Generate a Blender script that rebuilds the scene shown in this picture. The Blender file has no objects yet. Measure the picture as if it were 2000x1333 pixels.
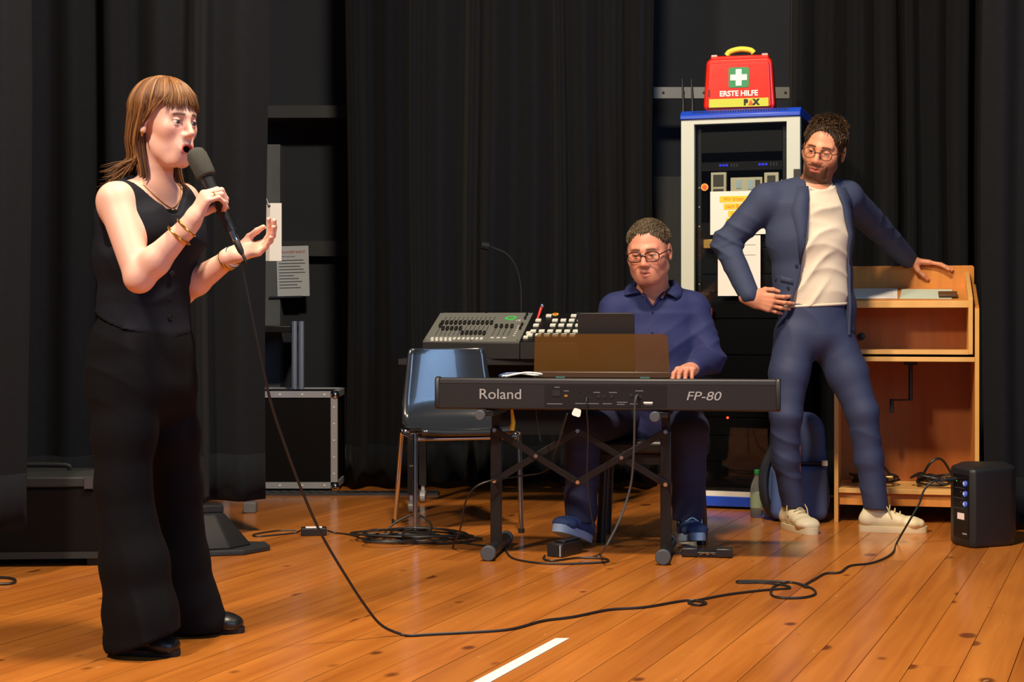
import bpy, bmesh, math, random
import numpy as np
from mathutils import Vector, Matrix, Euler

# ------------------------------------------------------------------ camera, world, light
SC = bpy.context.scene
COL = SC.collection
F, H, HZ = 3200.0, 0.945, 620.0            # focal length in px, eye height, horizon row (2000x1333 frame)
def P(x, y, Y): return Vector(((x-1000)*Y/F, Y, H-(y-HZ)*Y/F))
def G(x, y, z=0.0):
    Y = F*(H-z)/(y-HZ)
    return Vector(((x-1000)*Y/F, Y, z))
cd = bpy.data.cameras.new('camera'); cam = bpy.data.objects.new('camera', cd); COL.objects.link(cam)
cam.location = (0, 0, H); cam.rotation_euler = (math.pi/2, 0, 0)
cd.sensor_width = 36; cd.lens = F/2000*36; cd.shift_y = -(666.5-HZ)/2000; cd.clip_start = .05
SC.camera = cam
SC.view_settings.view_transform = 'Standard'; SC.view_settings.look = 'None'
SC.view_settings.gamma = 1; SC.view_settings.exposure = 0.0; SC.view_settings.use_curve_mapping = False
w = bpy.data.worlds.new('world'); SC.world = w; w.use_nodes = True
w.node_tree.nodes['Background'].inputs[0].default_value = (.62, .74, 1, 1)
w.node_tree.nodes['Background'].inputs[1].default_value = .10
def area(name, loc, target, size, power, color, sy=None):
    l = bpy.data.lights.new(name, 'AREA'); l.energy = power; l.color = color
    l.shape = 'RECTANGLE' if sy else 'DISK'; l.size = size
    if sy: l.size_y = sy
    o = bpy.data.objects.new(name, l); COL.objects.link(o); o.location = loc
    o.rotation_euler = (Vector(target)-Vector(loc)).to_track_quat('-Z', 'Y').to_euler()
    return o
area('stage_lamp_centre', (.1, 4.3, 4.7), (.4, 6.3, .6), .5, 300, (1, .80, .58))
area('stage_lamp_left', (-2.4, 2.3, 4.4), (-.6, 5.4, .9), .5, 255, (1, .82, .64))
area('hall_window', (5.2, -.6, 3.4), (-.2, 7.0, .9), 3.2, 190, (.36, .60, 1), 2.4)

# ------------------------------------------------------------------ helpers
RND = random.Random(7)
def lin(c):
    return tuple(((v/255)/12.92 if v/255 <= .04045 else ((v/255+.055)/1.055)**2.4) for v in c)
MATS = {}
def M(name, rgb, rough=.6, metal=0, var=0, vscale=8, bump=0, bscale=60, coat=0, spec=.5, emit=0, stretch=None, sheen=0):
    if name in MATS: return MATS[name]
    m = bpy.data.materials.new(name); m.use_nodes = True; nt = m.node_tree; b = nt.nodes['Principled BSDF']
    c = lin(rgb)+(1,)
    b.inputs['Base Color'].default_value = c; b.inputs['Roughness'].default_value = rough
    b.inputs['Metallic'].default_value = metal; b.inputs['Coat Weight'].default_value = coat
    b.inputs['Specular IOR Level'].default_value = spec
    if sheen: b.inputs['Sheen Weight'].default_value = sheen
    if emit: b.inputs['Emission Color'].default_value = c; b.inputs['Emission Strength'].default_value = emit
    if var or bump:
        tc = nt.nodes.new('ShaderNodeTexCoord'); mp = nt.nodes.new('ShaderNodeMapping')
        nt.links.new(tc.outputs['Object'], mp.inputs[0])
        if stretch: mp.inputs['Scale'].default_value = stretch
    if var:
        n = nt.nodes.new('ShaderNodeTexNoise'); n.inputs['Scale'].default_value = vscale; n.inputs['Detail'].default_value = 4
        nt.links.new(mp.outputs[0], n.inputs['Vector'])
        r = nt.nodes.new('ShaderNodeMapRange'); r.inputs[1].default_value = .3; r.inputs[2].default_value = .7
        r.inputs[3].default_value = 1-var; r.inputs[4].default_value = 1+var
        nt.links.new(n.outputs[0], r.inputs[0])
        h = nt.nodes.new('ShaderNodeHueSaturation'); h.inputs['Color'].default_value = c
        nt.links.new(r.outputs[0], h.inputs['Value']); nt.links.new(h.outputs[0], b.inputs['Base Color'])
    if bump:
        n = nt.nodes.new('ShaderNodeTexNoise'); n.inputs['Scale'].default_value = bscale; n.inputs['Detail'].default_value = 3
        nt.links.new(mp.outputs[0], n.inputs['Vector'])
        bp = nt.nodes.new('ShaderNodeBump'); bp.inputs['Strength'].default_value = bump; bp.inputs['Distance'].default_value = .01
        nt.links.new(n.outputs[0], bp.inputs['Height']); nt.links.new(bp.outputs[0], b.inputs['Normal'])
    MATS[name] = m
    return m

def tag(o, label=None, cat=None, group=None, kind=None):
    if label: o['label'] = label
    if cat: o['category'] = cat
    if group: o['group'] = group
    if kind: o['kind'] = kind
    return o
def empty(name, loc, yaw, label, cat, group=None):
    o = bpy.data.objects.new(name, None); COL.objects.link(o); o.empty_display_size = .05
    o.location = loc; o.rotation_euler = (0, 0, math.radians(yaw))
    return tag(o, label, cat, group)
def mesh_obj(name, me, mat, parent=None):
    o = bpy.data.objects.new(name, me); COL.objects.link(o)
    if mat: me.materials.append(mat)
    if parent: o.parent = parent
    return o

def spline(pts, n=8):
    pts = [Vector(p) for p in pts]; out = []
    q = [pts[0]*2-pts[1]]+pts+[pts[-1]*2-pts[-2]]
    for i in range(1, len(q)-2):
        a, b, c, d = q[i-1:i+3]
        for k in range(n):
            t = k/n
            out.append(.5*((2*b)+(c-a)*t+(2*a-5*b+4*c-d)*t*t+(3*b-a-3*c+d)*t**3))
    out.append(pts[-1]); return out

class MB:
    def __init__(s): s.v = []; s.f = []
    def add(s, vs, fs):
        o = len(s.v); s.v += [tuple(v) for v in vs]; s.f += [tuple(i+o for i in f) for f in fs]; return s
    def box(s, c, d, rot=None):
        x, y, z = [k/2 for k in d]
        vs = [Vector((a*x, b*y, e*z)) for a in (-1, 1) for b in (-1, 1) for e in (-1, 1)]
        if rot is not None: vs = [rot @ v for v in vs]
        c = Vector(c)
        return s.add([v+c for v in vs], [(0, 1, 3, 2), (4, 6, 7, 5), (0, 4, 5, 1), (2, 3, 7, 6), (0, 2, 6, 4), (1, 5, 7, 3)])
    def lohi(s, lo, hi):
        return s.box([(a+b)/2 for a, b in zip(lo, hi)], [b-a for a, b in zip(lo, hi)])
    def prism(s, poly, a, b, axis='z'):
        # poly: 2D points; extruded along axis from a to b
        def mk(p, t):
            return {'z': (p[0], p[1], t), 'x': (t, p[0], p[1]), 'y': (p[0], t, p[1])}[axis]
        n = len(poly)
        vs = [mk(p, a) for p in poly]+[mk(p, b) for p in poly]
        return s.add(vs, [tuple(range(n-1, -1, -1)), tuple(range(n, 2*n))]+[(i, (i+1) % n, n+(i+1) % n, n+i) for i in range(n)])
    def tube(s, pts, r, n=8, closed=False):
        pts = [Vector(p) for p in pts]; m = len(pts)
        rs = r if isinstance(r, (list, tuple)) else [r]*m
        T = []
        for i in range(m):
            if closed: d = pts[(i+1) % m]-pts[i-1]
            else: d = pts[min(i+1, m-1)]-pts[max(i-1, 0)]
            T.append(d.normalized() if d.length > 1e-9 else Vector((0, 0, 1)))
        u = T[0].orthogonal().normalized(); vs = []
        for i in range(m):
            u = (u-T[i]*u.dot(T[i]))
            u = u.normalized() if u.length > 1e-6 else T[i].orthogonal().normalized()
            v = T[i].cross(u)
            for k in range(n):
                a = 2*math.pi*k/n
                vs.append(pts[i]+(u*math.cos(a)+v*math.sin(a))*rs[i])
        fs = []
        for i in range(m if closed else m-1):
            j = (i+1) % m
            for k in range(n):
                fs.append((i*n+k, i*n+(k+1) % n, j*n+(k+1) % n, j*n+k))
        if not closed: fs += [tuple(range(n-1, -1, -1)), tuple((m-1)*n+k for k in range(n))]
        return s.add(vs, fs)
    def cyl(s, a, b, r, r2=None, n=16): return s.tube([a, b], [r, r if r2 is None else r2], n)
    def lathe(s, prof, c=(0, 0, 0), n=24, rot=None):
        vs = []; c = Vector(c)
        for r, z in prof:
            for k in range(n):
                a = 2*math.pi*k/n; v = Vector((r*math.cos(a), r*math.sin(a), z))
                vs.append((rot @ v if rot is not None else v)+c)
        m = len(prof)
        fs = [(i*n+k, i*n+(k+1) % n, (i+1)*n+(k+1) % n, (i+1)*n+k) for i in range(m-1) for k in range(n)]
        fs += [tuple(range(n-1, -1, -1)), tuple((m-1)*n+k for k in range(n))]
        return s.add(vs, fs)
    def ball(s, c, r, n=10):
        sc = r if isinstance(r, (tuple, list)) else (r, r, r); c = Vector(c); vs = []; fs = []
        m = n
        for i in range(m+1):
            t = math.pi*i/m
            for k in range(2*n):
                a = math.pi*k/n
                vs.append(c+Vector((sc[0]*math.sin(t)*math.cos(a), sc[1]*math.sin(t)*math.sin(a), sc[2]*math.cos(t))))
        q = 2*n
        fs = [(i*q+k, (i+1)*q+k, (i+1)*q+(k+1) % q, i*q+(k+1) % q) for i in range(m) for k in range(q)]
        return s.add(vs, fs)
    def build(s, name, mat, parent=None, bevel=0, seg=2, ang=40, solid=0):
        me = bpy.data.meshes.new(name); me.from_pydata(s.v, [], s.f)
        bm = bmesh.new(); bm.from_mesh(me); bmesh.ops.remove_doubles(bm, verts=bm.verts, dist=1e-6)
        bmesh.ops.recalc_face_normals(bm, faces=bm.faces); bm.to_mesh(me); bm.free()
        me.shade_smooth(); me.set_sharp_from_angle(angle=math.radians(ang))
        o = mesh_obj(name, me, mat, parent)
        if solid:
            d = o.modifiers.new('thickness', 'SOLIDIFY'); d.thickness = solid; d.offset = 0
        if bevel:
            d = o.modifiers.new('bevel', 'BEVEL'); d.width = bevel; d.segments = seg; d.limit_method = 'ANGLE'; d.angle_limit = math.radians(35)
            d.harden_normals = False
        return o

def text(body, size, mat, parent, loc, rot, extrude=.0006, shear=0, align='CENTER', name='lettering', xs=1, offset=0):
    cu = bpy.data.curves.new('t', 'FONT'); cu.body = body; cu.size = size; cu.extrude = extrude; cu.shear = shear
    cu.align_x = align; cu.align_y = 'CENTER'; cu.offset = offset
    t = bpy.data.objects.new('t', cu); COL.objects.link(t)
    dg = bpy.context.evaluated_depsgraph_get(); dg.update()
    me = bpy.data.meshes.new_from_object(t.evaluated_get(dg))
    bpy.data.objects.remove(t)
    me.materials.clear(); me.name = name
    o = mesh_obj(name, me, mat, parent); o.location = loc; o.rotation_euler = rot; o.scale = (xs, 1, 1)
    return o
RX90 = (math.pi/2, 0, 0)

# ------------------------------------------------------------------ materials
blk = M('black_plastic', (22, 22, 24), .45)
blk_m = M('black_metal', (20, 20, 21), .38, spec=.5)
rubber = M('black_rubber', (15, 15, 16), .6)
chrome = M('chrome', (220, 222, 225), .12, 1)
alu = M('aluminium', (178, 184, 194), .4, .35, var=.05)
white = M('white_paint', (232, 232, 226), .5)
cream = M('paper_white', (236, 234, 228), .8)
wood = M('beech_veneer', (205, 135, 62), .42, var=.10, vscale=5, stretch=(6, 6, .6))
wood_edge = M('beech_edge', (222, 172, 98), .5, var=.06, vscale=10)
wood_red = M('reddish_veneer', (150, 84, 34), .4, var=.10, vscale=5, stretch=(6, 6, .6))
blue_p = M('blue_enamel', (28, 74, 200), .35)
pale = M('pale_grey_enamel', (196, 204, 192), .45)

# ------------------------------------------------------------------ floor
def pine():
    m = bpy.data.materials.new('varnished_pine'); m.use_nodes = True; nt = m.node_tree; N = nt.nodes; L = nt.links
    b = N['Principled BSDF']
    tc = N.new('ShaderNodeTexCoord'); oi = N.new('ShaderNodeObjectInfo')
    cmb = N.new('ShaderNodeCombineXYZ'); mul = N.new('ShaderNodeMath'); mul.operation = 'MULTIPLY'; mul.inputs[1].default_value = 37
    L.new(oi.outputs['Random'], mul.inputs[0]); L.new(mul.outputs[0], cmb.inputs[0]); L.new(mul.outputs[0], cmb.inputs[2])
    add = N.new('ShaderNodeVectorMath'); L.new(tc.outputs['Object'], add.inputs[0]); L.new(cmb.outputs[0], add.inputs[1])
    def mapped(sc):
        k = N.new('ShaderNodeVectorMath'); k.operation = 'MULTIPLY'; L.new(add.outputs[0], k.inputs[0]); k.inputs[1].default_value = sc; return k.outputs[0]
    n1 = N.new('ShaderNodeTexNoise'); n1.inputs['Scale'].default_value = 1; n1.inputs['Detail'].default_value = 5; n1.inputs['Distortion'].default_value = .6
    L.new(mapped((1.3, 26, 1)), n1.inputs['Vector'])
    n2 = N.new('ShaderNodeTexNoise'); n2.inputs['Scale'].default_value = 1; n2.inputs['Detail'].default_value = 2
    L.new(mapped((.9, 3, 1)), n2.inputs['Vector'])
    r1 = N.new('ShaderNodeValToRGB'); e = r1.color_ramp.elements
    e[0].position = .3; e[0].color = (.34, .098, .014, 1); e[1].position = .72; e[1].color = (.60, .215, .036, 1)
    mx = N.new('ShaderNodeMix'); mx.data_type = 'FLOAT'; mx.inputs[0].default_value = .5
    L.new(n1.outputs[0], mx.inputs[2]); L.new(n2.outputs[0], mx.inputs[3]); L.new(mx.outputs[0], r1.inputs[0])
    hs = N.new('ShaderNodeHueSaturation'); mr = N.new('ShaderNodeMapRange'); mr.inputs[3].default_value = .92; mr.inputs[4].default_value = 1.10
    L.new(oi.outputs['Random'], mr.inputs[0]); L.new(mr.outputs[0], hs.inputs['Value']); L.new(r1.outputs[0], hs.inputs['Color'])
    vo = N.new('ShaderNodeTexVoronoi'); vo.inputs['Scale'].default_value = 1; L.new(mapped((4.6, 7.4, 0)), vo.inputs['Vector'])
    sp = N.new('ShaderNodeSeparateColor'); L.new(vo.outputs['Color'], sp.inputs[0])
    sz = N.new('ShaderNodeMapRange'); sz.inputs[1].default_value = .15; sz.inputs[2].default_value = 1; sz.inputs[3].default_value = 0; sz.inputs[4].default_value = .20
    L.new(sp.outputs[0], sz.inputs[0])
    ls = N.new('ShaderNodeMath'); ls.operation = 'SUBTRACT'; L.new(sz.outputs[0], ls.inputs[0]); L.new(vo.outputs['Distance'], ls.inputs[1])
    kn = N.new('ShaderNodeMapRange'); kn.inputs[1].default_value = -.05; kn.inputs[2].default_value = .03; kn.inputs[3].default_value = 0; kn.inputs[4].default_value = .85
    L.new(ls.outputs[0], kn.inputs[0])
    mk = N.new('ShaderNodeMix'); mk.data_type = 'RGBA'; L.new(kn.outputs[0], mk.inputs[0]); L.new(hs.outputs[0], mk.inputs[6]); mk.inputs[7].default_value = (.10, .022, .006, 1)
    # worn pale flecks
    n3 = N.new('ShaderNodeTexNoise'); n3.inputs['Scale'].default_value = 1; n3.inputs['Detail'].default_value = 6
    L.new(mapped((16, 34, 1)), n3.inputs['Vector'])
    fl = N.new('ShaderNodeMapRange'); fl.inputs[1].default_value = .715; fl.inputs[2].default_value = .76; fl.inputs[3].default_value = 0; fl.inputs[4].default_value = .6
    L.new(n3.outputs[0], fl.inputs[0])
    mf = N.new('ShaderNodeMix'); mf.data_type = 'RGBA'; L.new(fl.outputs[0], mf.inputs[0]); L.new(mk.outputs[2], mf.inputs[6]); mf.inputs[7].default_value = (.62, .36, .14, 1)
    L.new(mf.outputs[2], b.inputs['Base Color'])
    rr = N.new('ShaderNodeMapRange'); rr.inputs[3].default_value = .13; rr.inputs[4].default_value = .25; L.new(n2.outputs[0], rr.inputs[0])
    L.new(rr.outputs[0], b.inputs['Roughness'])
    bp = N.new('ShaderNodeBump'); bp.inputs['Strength'].default_value = .12; bp.inputs['Distance'].default_value = .004
    L.new(n1.outputs[0], bp.inputs['Height']); L.new(bp.outputs[0], b.inputs['Normal'])
    return m
PINE = pine()
FX0, FX1, FY0, FY1 = -4.2, 4.2, 2.0, 10.1
floor = MB().lohi((FX0, FY0, -.20), (FX1, FY1, -.018)).build('floor', M('subfloor', (40, 22, 12), .9))
tag(floor, 'orange varnished pine stage floor of narrow boards', kind='structure')
def clip(poly, n, c):
    out = []
    for i in range(len(poly)):
        a, b = poly[i], poly[(i+1) % len(poly)]; da = a[0]*n[0]+a[1]*n[1]-c; db = b[0]*n[0]+b[1]*n[1]-c
        if da <= 0: out.append(a)
        if da*db < 0:
            t = da/(da-db); out.append((a[0]+(b[0]-a[0])*t, a[1]+(b[1]-a[1])*t))
    return out
th = math.radians(21); BD = (math.sin(th), math.cos(th)); BN = (math.cos(th), -math.sin(th)); BW = .131
c0 = 1.1425*BN[0]+4.241*BN[1]
for i in range(-48, 48):
    lo = c0+i*BW+.0011; hi = c0+(i+1)*BW-.0011; s = -6+RND.uniform(0, 4)
    while s < 14:
        e = s+RND.uniform(3.2, 4.6)
        poly = [(BN[0]*a+BD[0]*t, BN[1]*a+BD[1]*t) for a, t in ((lo, s), (hi, s), (hi, e-.0015), (lo, e-.0015))]
        for n, c in (((1, 0), FX1), ((-1, 0), -FX0), ((0, 1), FY1), ((0, -1), -FY0)):
            poly = clip(poly, n, c)
            if len(poly) < 3: break
        if len(poly) >= 3:
            mid = (lo+hi)/2; o0 = (BN[0]*mid+BD[0]*s, BN[1]*mid+BD[1]*s)
            loc = [((p[0]-o0[0])*BD[0]+(p[1]-o0[1])*BD[1], -((p[0]-o0[0])*BN[0]+(p[1]-o0[1])*BN[1])) for p in poly]
            dz = RND.uniform(-.0006, 0)
            b = MB().prism(loc[::-1], -.018, dz).build('floorboard', PINE, floor)
            b.location = (o0[0], o0[1], 0); b.rotation_euler = (0, 0, math.pi/2-th)
        s = e
tp = [G(923, 1333), G(959, 1333), G(1112, 1248), G(1085, 1248)]
dx = (tp[2]-tp[1]); tp[0] -= dx*.9; tp[1] -= dx*.9
o = MB().prism([(p.x, p.y) for p in tp], .0004, .0014).build('tape_strip', M('white_tape', (240, 236, 222), .55))
tag(o, 'strip of white marking tape stuck on the floorboards in front', 'tape')

# ------------------------------------------------------------------ walls and curtains
wallm = M('dark_blue_grey_wall', (34, 40, 50), .9, var=.08, vscale=3)
wb = MB().lohi((FX0, 10.1, -.2), (FX1, 10.25, 5)).build('wall_back', wallm); tag(wb, 'dark blue-grey stage back wall', kind='structure')
for nm, x0 in (('wall_left', FX0-.15), ('wall_right', FX1)):
    o = MB().lohi((x0, FY0+1.5, -.2), (x0+.15, 10.25, 5)).build(nm, wallm); tag(o, 'dark stage side wall', kind='structure')
cloth = M('charcoal_stage_cloth', (22, 24, 28), .95, var=.06, vscale=30, spec=.08, sheen=.03)
def curtain(p0, p1, zb, zt, folds, amp, seed, label):
    r = random.Random(seed); p0 = Vector(p0+(0,)); p1 = Vector(p1+(0,)); L = (p1-p0).length; d = (p1-p0)/L; n = Vector((d.y, -d.x, 0))
    cuts = [0]+sorted([(k+r.uniform(-.28, .28))/folds for k in range(1, folds)])+[1]
    prof = []; S = 10
    for k in range(folds):
        a = amp*r.uniform(.55, 1.25); skew = r.uniform(.8, 1.3)
        for j in range(S):
            t = j/S; prof.append((cuts[k]+(cuts[k+1]-cuts[k])*t, a*(.5-.5*math.cos(2*math.pi*t**skew))-amp*.4))
    prof.append((1, -amp*.4))
    zs = [zb, zb+.03, zb+.2, zb+.21]+[zb+.21+(zt-zb-.21)*k/9 for k in range(1, 10)]
    ph = [r.uniform(0, 6) for _ in range(3)]
    def pt(t, off, z):
        k = 1-.25*(z-zb)/(zt-zb)
        s = t+.006*math.sin(z*1.7+ph[0]+t*9)
        return p0+d*(L*s)+n*(off*k+.012*math.sin(z*2.1+ph[1]+t*14))+Vector((0, 0, z))
    m = MB(); q = len(prof)
    m.add([pt(t, o, z) for z in zs for t, o in prof], [(i*q+k, i*q+k+1, (i+1)*q+k+1, (i+1)*q+k) for i in range(len(zs)-1) for k in range(q-1)])
    c = m.build('stage_curtain', cloth, ang=180, solid=.006)
    tag(c, label, 'curtain', 'charcoal stage curtains')
    h = MB(); zz = [zb-.002, zb+.1, zb+.2]
    h.add([pt(t, o, z)+n*.006 for z in zz for t, o in prof], [(i*q+k, i*q+k+1, (i+1)*q+k+1, (i+1)*q+k) for i in range(2) for k in range(q-1)])
    h.build('hem', cloth, c, ang=180, solid=.004)
    return c
curtain((-3.6, 5.75), (-1.735, 5.85), .185, 4.4, 11, .10, 3, 'charcoal curtain leg at the far left, nearest the camera')
curtain((-2.6, 6.9), (-1.066, 7.12), .15, 4.4, 8, .15, 5, 'charcoal curtain hanging directly behind the singer')
curtain((-.92, 9.02), (.79, 9.02), .04, 4.4, 11, .20, 8, 'charcoal curtain at the back behind the seated pianist')
curtain((1.50, 8.80), (2.75, 8.60), .04, 4.4, 9, .18, 13, 'charcoal curtain behind the wooden lectern')
curtain((2.085, 7.24), (3.6, 6.95), .035, 4.4, 8, .09, 21, 'charcoal curtain leg at the right edge beside the black loudspeaker')

# ------------------------------------------------------------------ back-wall fittings
def P2(x, y, Y): p = P(x, y, Y); return p.x, p.z
gm = M('grey_board', (92, 98, 102), .8, var=.12, vscale=6)
x0, z0 = P2(505, 762, 9.95); x1, z1 = P2(547, 282, 9.95)
o = MB().lohi((x0-.25, 9.95, 0), (x1, 10.098, z1)).build('trim_1', gm, bevel=.004); tag(o, 'pale grey board standing against the back wall', kind='structure')
x0, z0 = P2(500, 230, 9.8); x1, z1 = P2(690, 206, 9.8)
o = MB().lohi((x0, 9.8, z0), (x1+.3, 10.098, z1)).build('trim_2', M('dark_beam', (40, 44, 50), .7)); tag(o, 'dark horizontal beam on the back wall', kind='structure')
x0, z0 = P2(548, 500, 9.97); x1, z1 = P2(680, 470, 9.97)
o = MB().lohi((x1-.6, 10.02, z0), (x1+.2, 10.098, z1)).build('trim_3', M('dark_beam', (40, 44, 50), .7)); tag(o, 'dark dado rail on the back wall', kind='structure')
x0, z0 = P2(1281, 345, 9.9)
o = MB().lohi((x0-.15, 9.9, 0), (x0+.85, 10.098, z0)).build('trim_4', M('grey_panel', (58, 62, 64), .8, var=.08)); tag(o, 'grey wall panel behind the rack cabinet', kind='structure')
x0, z0 = P2(1281, 194, 9.7); x1, z1 = P2(1345, 172, 9.7)
rail = MB().lohi((x0-.3, 9.66, z0), (x0+1.1, 9.70, z1)).build('mounting_rail', M('grey_steel', (118, 120, 118), .5, .6)); tag(rail, 'perforated grey steel rail on the wall behind the first aid bag', 'rail')
for k in range(9):
    MB().cyl((x0-.2+k*.12, 9.655, (z0+z1)/2), (x0-.2+k*.12, 9.661, (z0+z1)/2), .008, n=8).build('hole', rubber, rail)
for k in (0, 1): MB().lohi((x0-.2+k*1.1, 9.70, z0+.01), (x0-.16+k*1.1, 10.098, z1-.01)).build('bracket', blk_m, rail)
# notice sheet
pn = P(572, 530, 9.93); nt_ = empty('notice_sheet', (pn.x, 9.935, pn.z), 0, 'white printed notice sheet on the dark wall right of the singer’s open hand', 'notice')
pg = MB().box((0, 0, 0), (.195, .003, .305)).build('sheet', M('notice_paper', (186, 196, 206), .8), nt_)
nt_.rotation_euler = (0, math.radians(-1.5), 0)
text('Bounderwand', .03, M('notice_red', (170, 70, 60), .8), nt_, (0, -.002, .118), RX90, xs=.88)
ink = M('notice_ink', (70, 76, 86), .8)
text('Informationen', .016, ink, nt_, (-.03, -.002, .09), RX90)
for k in range(10):
    ww = (.15, .16, .13, .15, .16, .09, .12, .14, .11, .13)[k]
    MB().box((-.085+ww/2, -.002, .066-k*.0185), (ww, .001, .005)).build('text_line', ink, nt_)
MB().lohi((-.15, -.002, -.16), (.05, .16, -.15)).build('ledge', wallm, nt_)
# white hanging tag
t0 = P(517, 397, 7.2); t1 = P(550, 510, 7.2); tagc = (t0+t1)/2
tg = empty('hanging_tag', (tagc.x, 7.2, t1.z), 0, 'blank white card tag hanging by a string at the curtain edge', 'tag')
MB().lohi((t0.x-tagc.x, -.0015, 0), (t1.x-tagc.x, .0015, t0.z-t1.z)).build('card', M('card_grey_white', (186, 187, 182), .8), tg)
MB().cyl((t0.x-tagc.x+.02, -.004, t0.z-t1.z-.012), (t0.x-tagc.x+.02, .004, t0.z-t1.z-.012), .006, n=10).build('eyelet', blk_m, tg)
MB().tube([(t0.x-tagc.x+.02, -.003, t0.z-t1.z-.012), (t0.x-tagc.x, -.03, t0.z-t1.z+.05), (t0.x-tagc.x-.05, -.05, t0.z-t1.z+.16)], .0015, 6).build('string', white, tg)

# ------------------------------------------------------------------ digital piano on its folding stand
PY = -8.66; PO = Vector((-.3006, 6.37, 0))
def PW(x, y, z):  # piano-local to world
    a = math.radians(PY); return Vector((PO.x+x*math.cos(a)-y*math.sin(a), PO.y+x*math.sin(a)+y*math.cos(a), z))
pk = M('piano_black', (30, 30, 33), .42, bump=.03, bscale=300)
pk2 = M('piano_dark_grey', (46, 48, 54), .4)
grey_ink = M('silver_print', (150, 152, 156), .5)
piano = empty('digital_piano', (PO.x, PO.y, .592), PY, 'black slab digital piano seen from behind with silver lettering on its back', 'piano')
PWD = 1.328
MB().prism([(0, 0), (.012, -.004), (.36, 0), (.373, .02), (.373, .045), (.30, .055), (.20, .062), (.19, .094), (.03, .118), (.012, .118), (0, .104)], .014, PWD-.014, 'x').build('body', pk, piano, bevel=.003)
for x in (0, PWD-.02):
    MB().prism([(-.003, .002), (.01, -.004), (.365, 0), (.378, .02), (.378, .09), (.19, .100), (.03, .122), (.008, .122), (-.003, .106)], x, x+.02, 'x').build('end_cap', blk, piano, bevel=.006, seg=3)
MB().lohi((.02, -.0015, .096), (PWD-.02, .002, .112)).build('top_edge', pk2, piano, bevel=.002)
kw = (PWD-.08)/52
wk = MB().lohi((0, .215, .060), (kw-.0012, .36, .076)); wkm = None
for k in range(52):
    if wkm is None:
        o = wk.build('white_key', white, piano); wkm = o.data
    else:
        o = bpy.data.objects.new('white_key', wkm); COL.objects.link(o); o.parent = piano
    o.location = (.04+k*kw, 0, 0)
text('Roland', .056, grey_ink, piano, (.258, -.001, .054), RX90, xs=1.08)
text('FP-80', .047, grey_ink, piano, (1.037, -.001, .052), RX90, shear=.22, xs=1.22)
bp_ = MB().lohi((.43, -.0012, .008), (.90, .0005, .092)).build('connector_panel', M('panel_black', (20, 20, 23), .4), piano)
MB().lohi((.462, -.004, .05), (.492, 0, .072)).build('mains_inlet', rubber, bp_)
MB().lohi((.508, -.004, .047), (.52, 0, .055)).build('usb_port', M('usb_amber', (150, 105, 40), .5), bp_)
for k, (x, z) in enumerate([(.64, .05), (.66, .05), (.69, .05), (.80, .05), (.765, .055), (.57, .07), (.6, .07), (.585, .06)]):
    MB().cyl((x, -.004, z), (x, .002, z), .007 if k < 5 else .003, n=12).build('jack_socket', rubber, bp_)
for x0, x1, z in ((.44, .5, .018), (.55, .64, .02), (.655, .69, .02), (.71, .75, .026), (.71, .74, .018), (.76, .79, .02), (.81, .84, .026), (.815, .845, .018), (.62, .645, .063), (.68, .71, .063), (.78, .81, .07), (.47, .49, .082), (.505, .525, .068)):
    MB().lohi((x0, -.0022, z), (x1, -.001, z+.0035)).build('small_print', M('dim_print', (95, 97, 102), .6), bp_)
MB().lohi((.812, -.0024, .024), (.846, -.001, .030)).build('rating_label', cream, bp_)
# music rest (smoky brown acrylic)
am = bpy.data.materials.new('smoky_acrylic'); am.use_nodes = True; nt = am.node_tree
for n in list(nt.nodes): nt.nodes.remove(n)
out = nt.nodes.new('ShaderNodeOutputMaterial'); mxs = nt.nodes.new('ShaderNodeMixShader'); tr = nt.nodes.new('ShaderNodeBsdfTransparent')
df = nt.nodes.new('ShaderNodeBsdfPrincipled'); df.inputs['Base Color'].default_value = lin((112, 80, 40))+(1,); df.inputs['Roughness'].default_value = .15
tr.inputs[0].default_value = (.78, .70, .62, 1); mxs.inputs[0].default_value = .42
nt.links.new(tr.outputs[0], mxs.inputs[1]); nt.links.new(df.outputs[0], mxs.inputs[2]); nt.links.new(mxs.outputs[0], out.inputs[0])
rest = empty('music_rest', PW(.64, .11, .7095), PY, 'smoky brown translucent music rest standing on the piano', 'music rest')
lean = Matrix.Rotation(math.radians(-10), 3, 'X')
def rr(w0, w1, h, r=.012):
    return [(-w0/2, 0), (w0/2, 0), (w1/2, h-r), (w1/2-r, h), (-w1/2+r, h), (-w1/2, h-r)]
pan = MB().prism(rr(.53, .518, .150), -.003, .003, 'y').build('panel', am, rest); pan.location = (0, 0, .022); pan.rotation_euler = (math.radians(8), 0, 0)
MB().lohi((-.268, -.012, -.002), (.268, .03, .024)).build('foot_bar', M('brown_bar', (66, 44, 24), .4), rest, bevel=.004)
for x in (-.16, .17):
    MB().lohi((x-.018, -.0135, -.001), (x+.018, -.011, .004)).build('clip', M('teal_clip', (60, 110, 104), .4), rest)
fold = empty('sheet_music_folder', PW(.655, .165, .702), PY, 'black folder propped upright behind the music rest', 'folder')
fo = MB().prism(rr(.226, .222, .262, .008), 0, .012, 'y').build('cover', M('folder_black', (24, 22, 24), .5), fold, bevel=.002); fo.rotation_euler = (math.radians(8), 0, 0)
MB().prism(rr(.216, .212, .254, .006), .012, .018, 'y').build('pages', cream, fold).rotation_euler = (math.radians(8), 0, 0)
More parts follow.
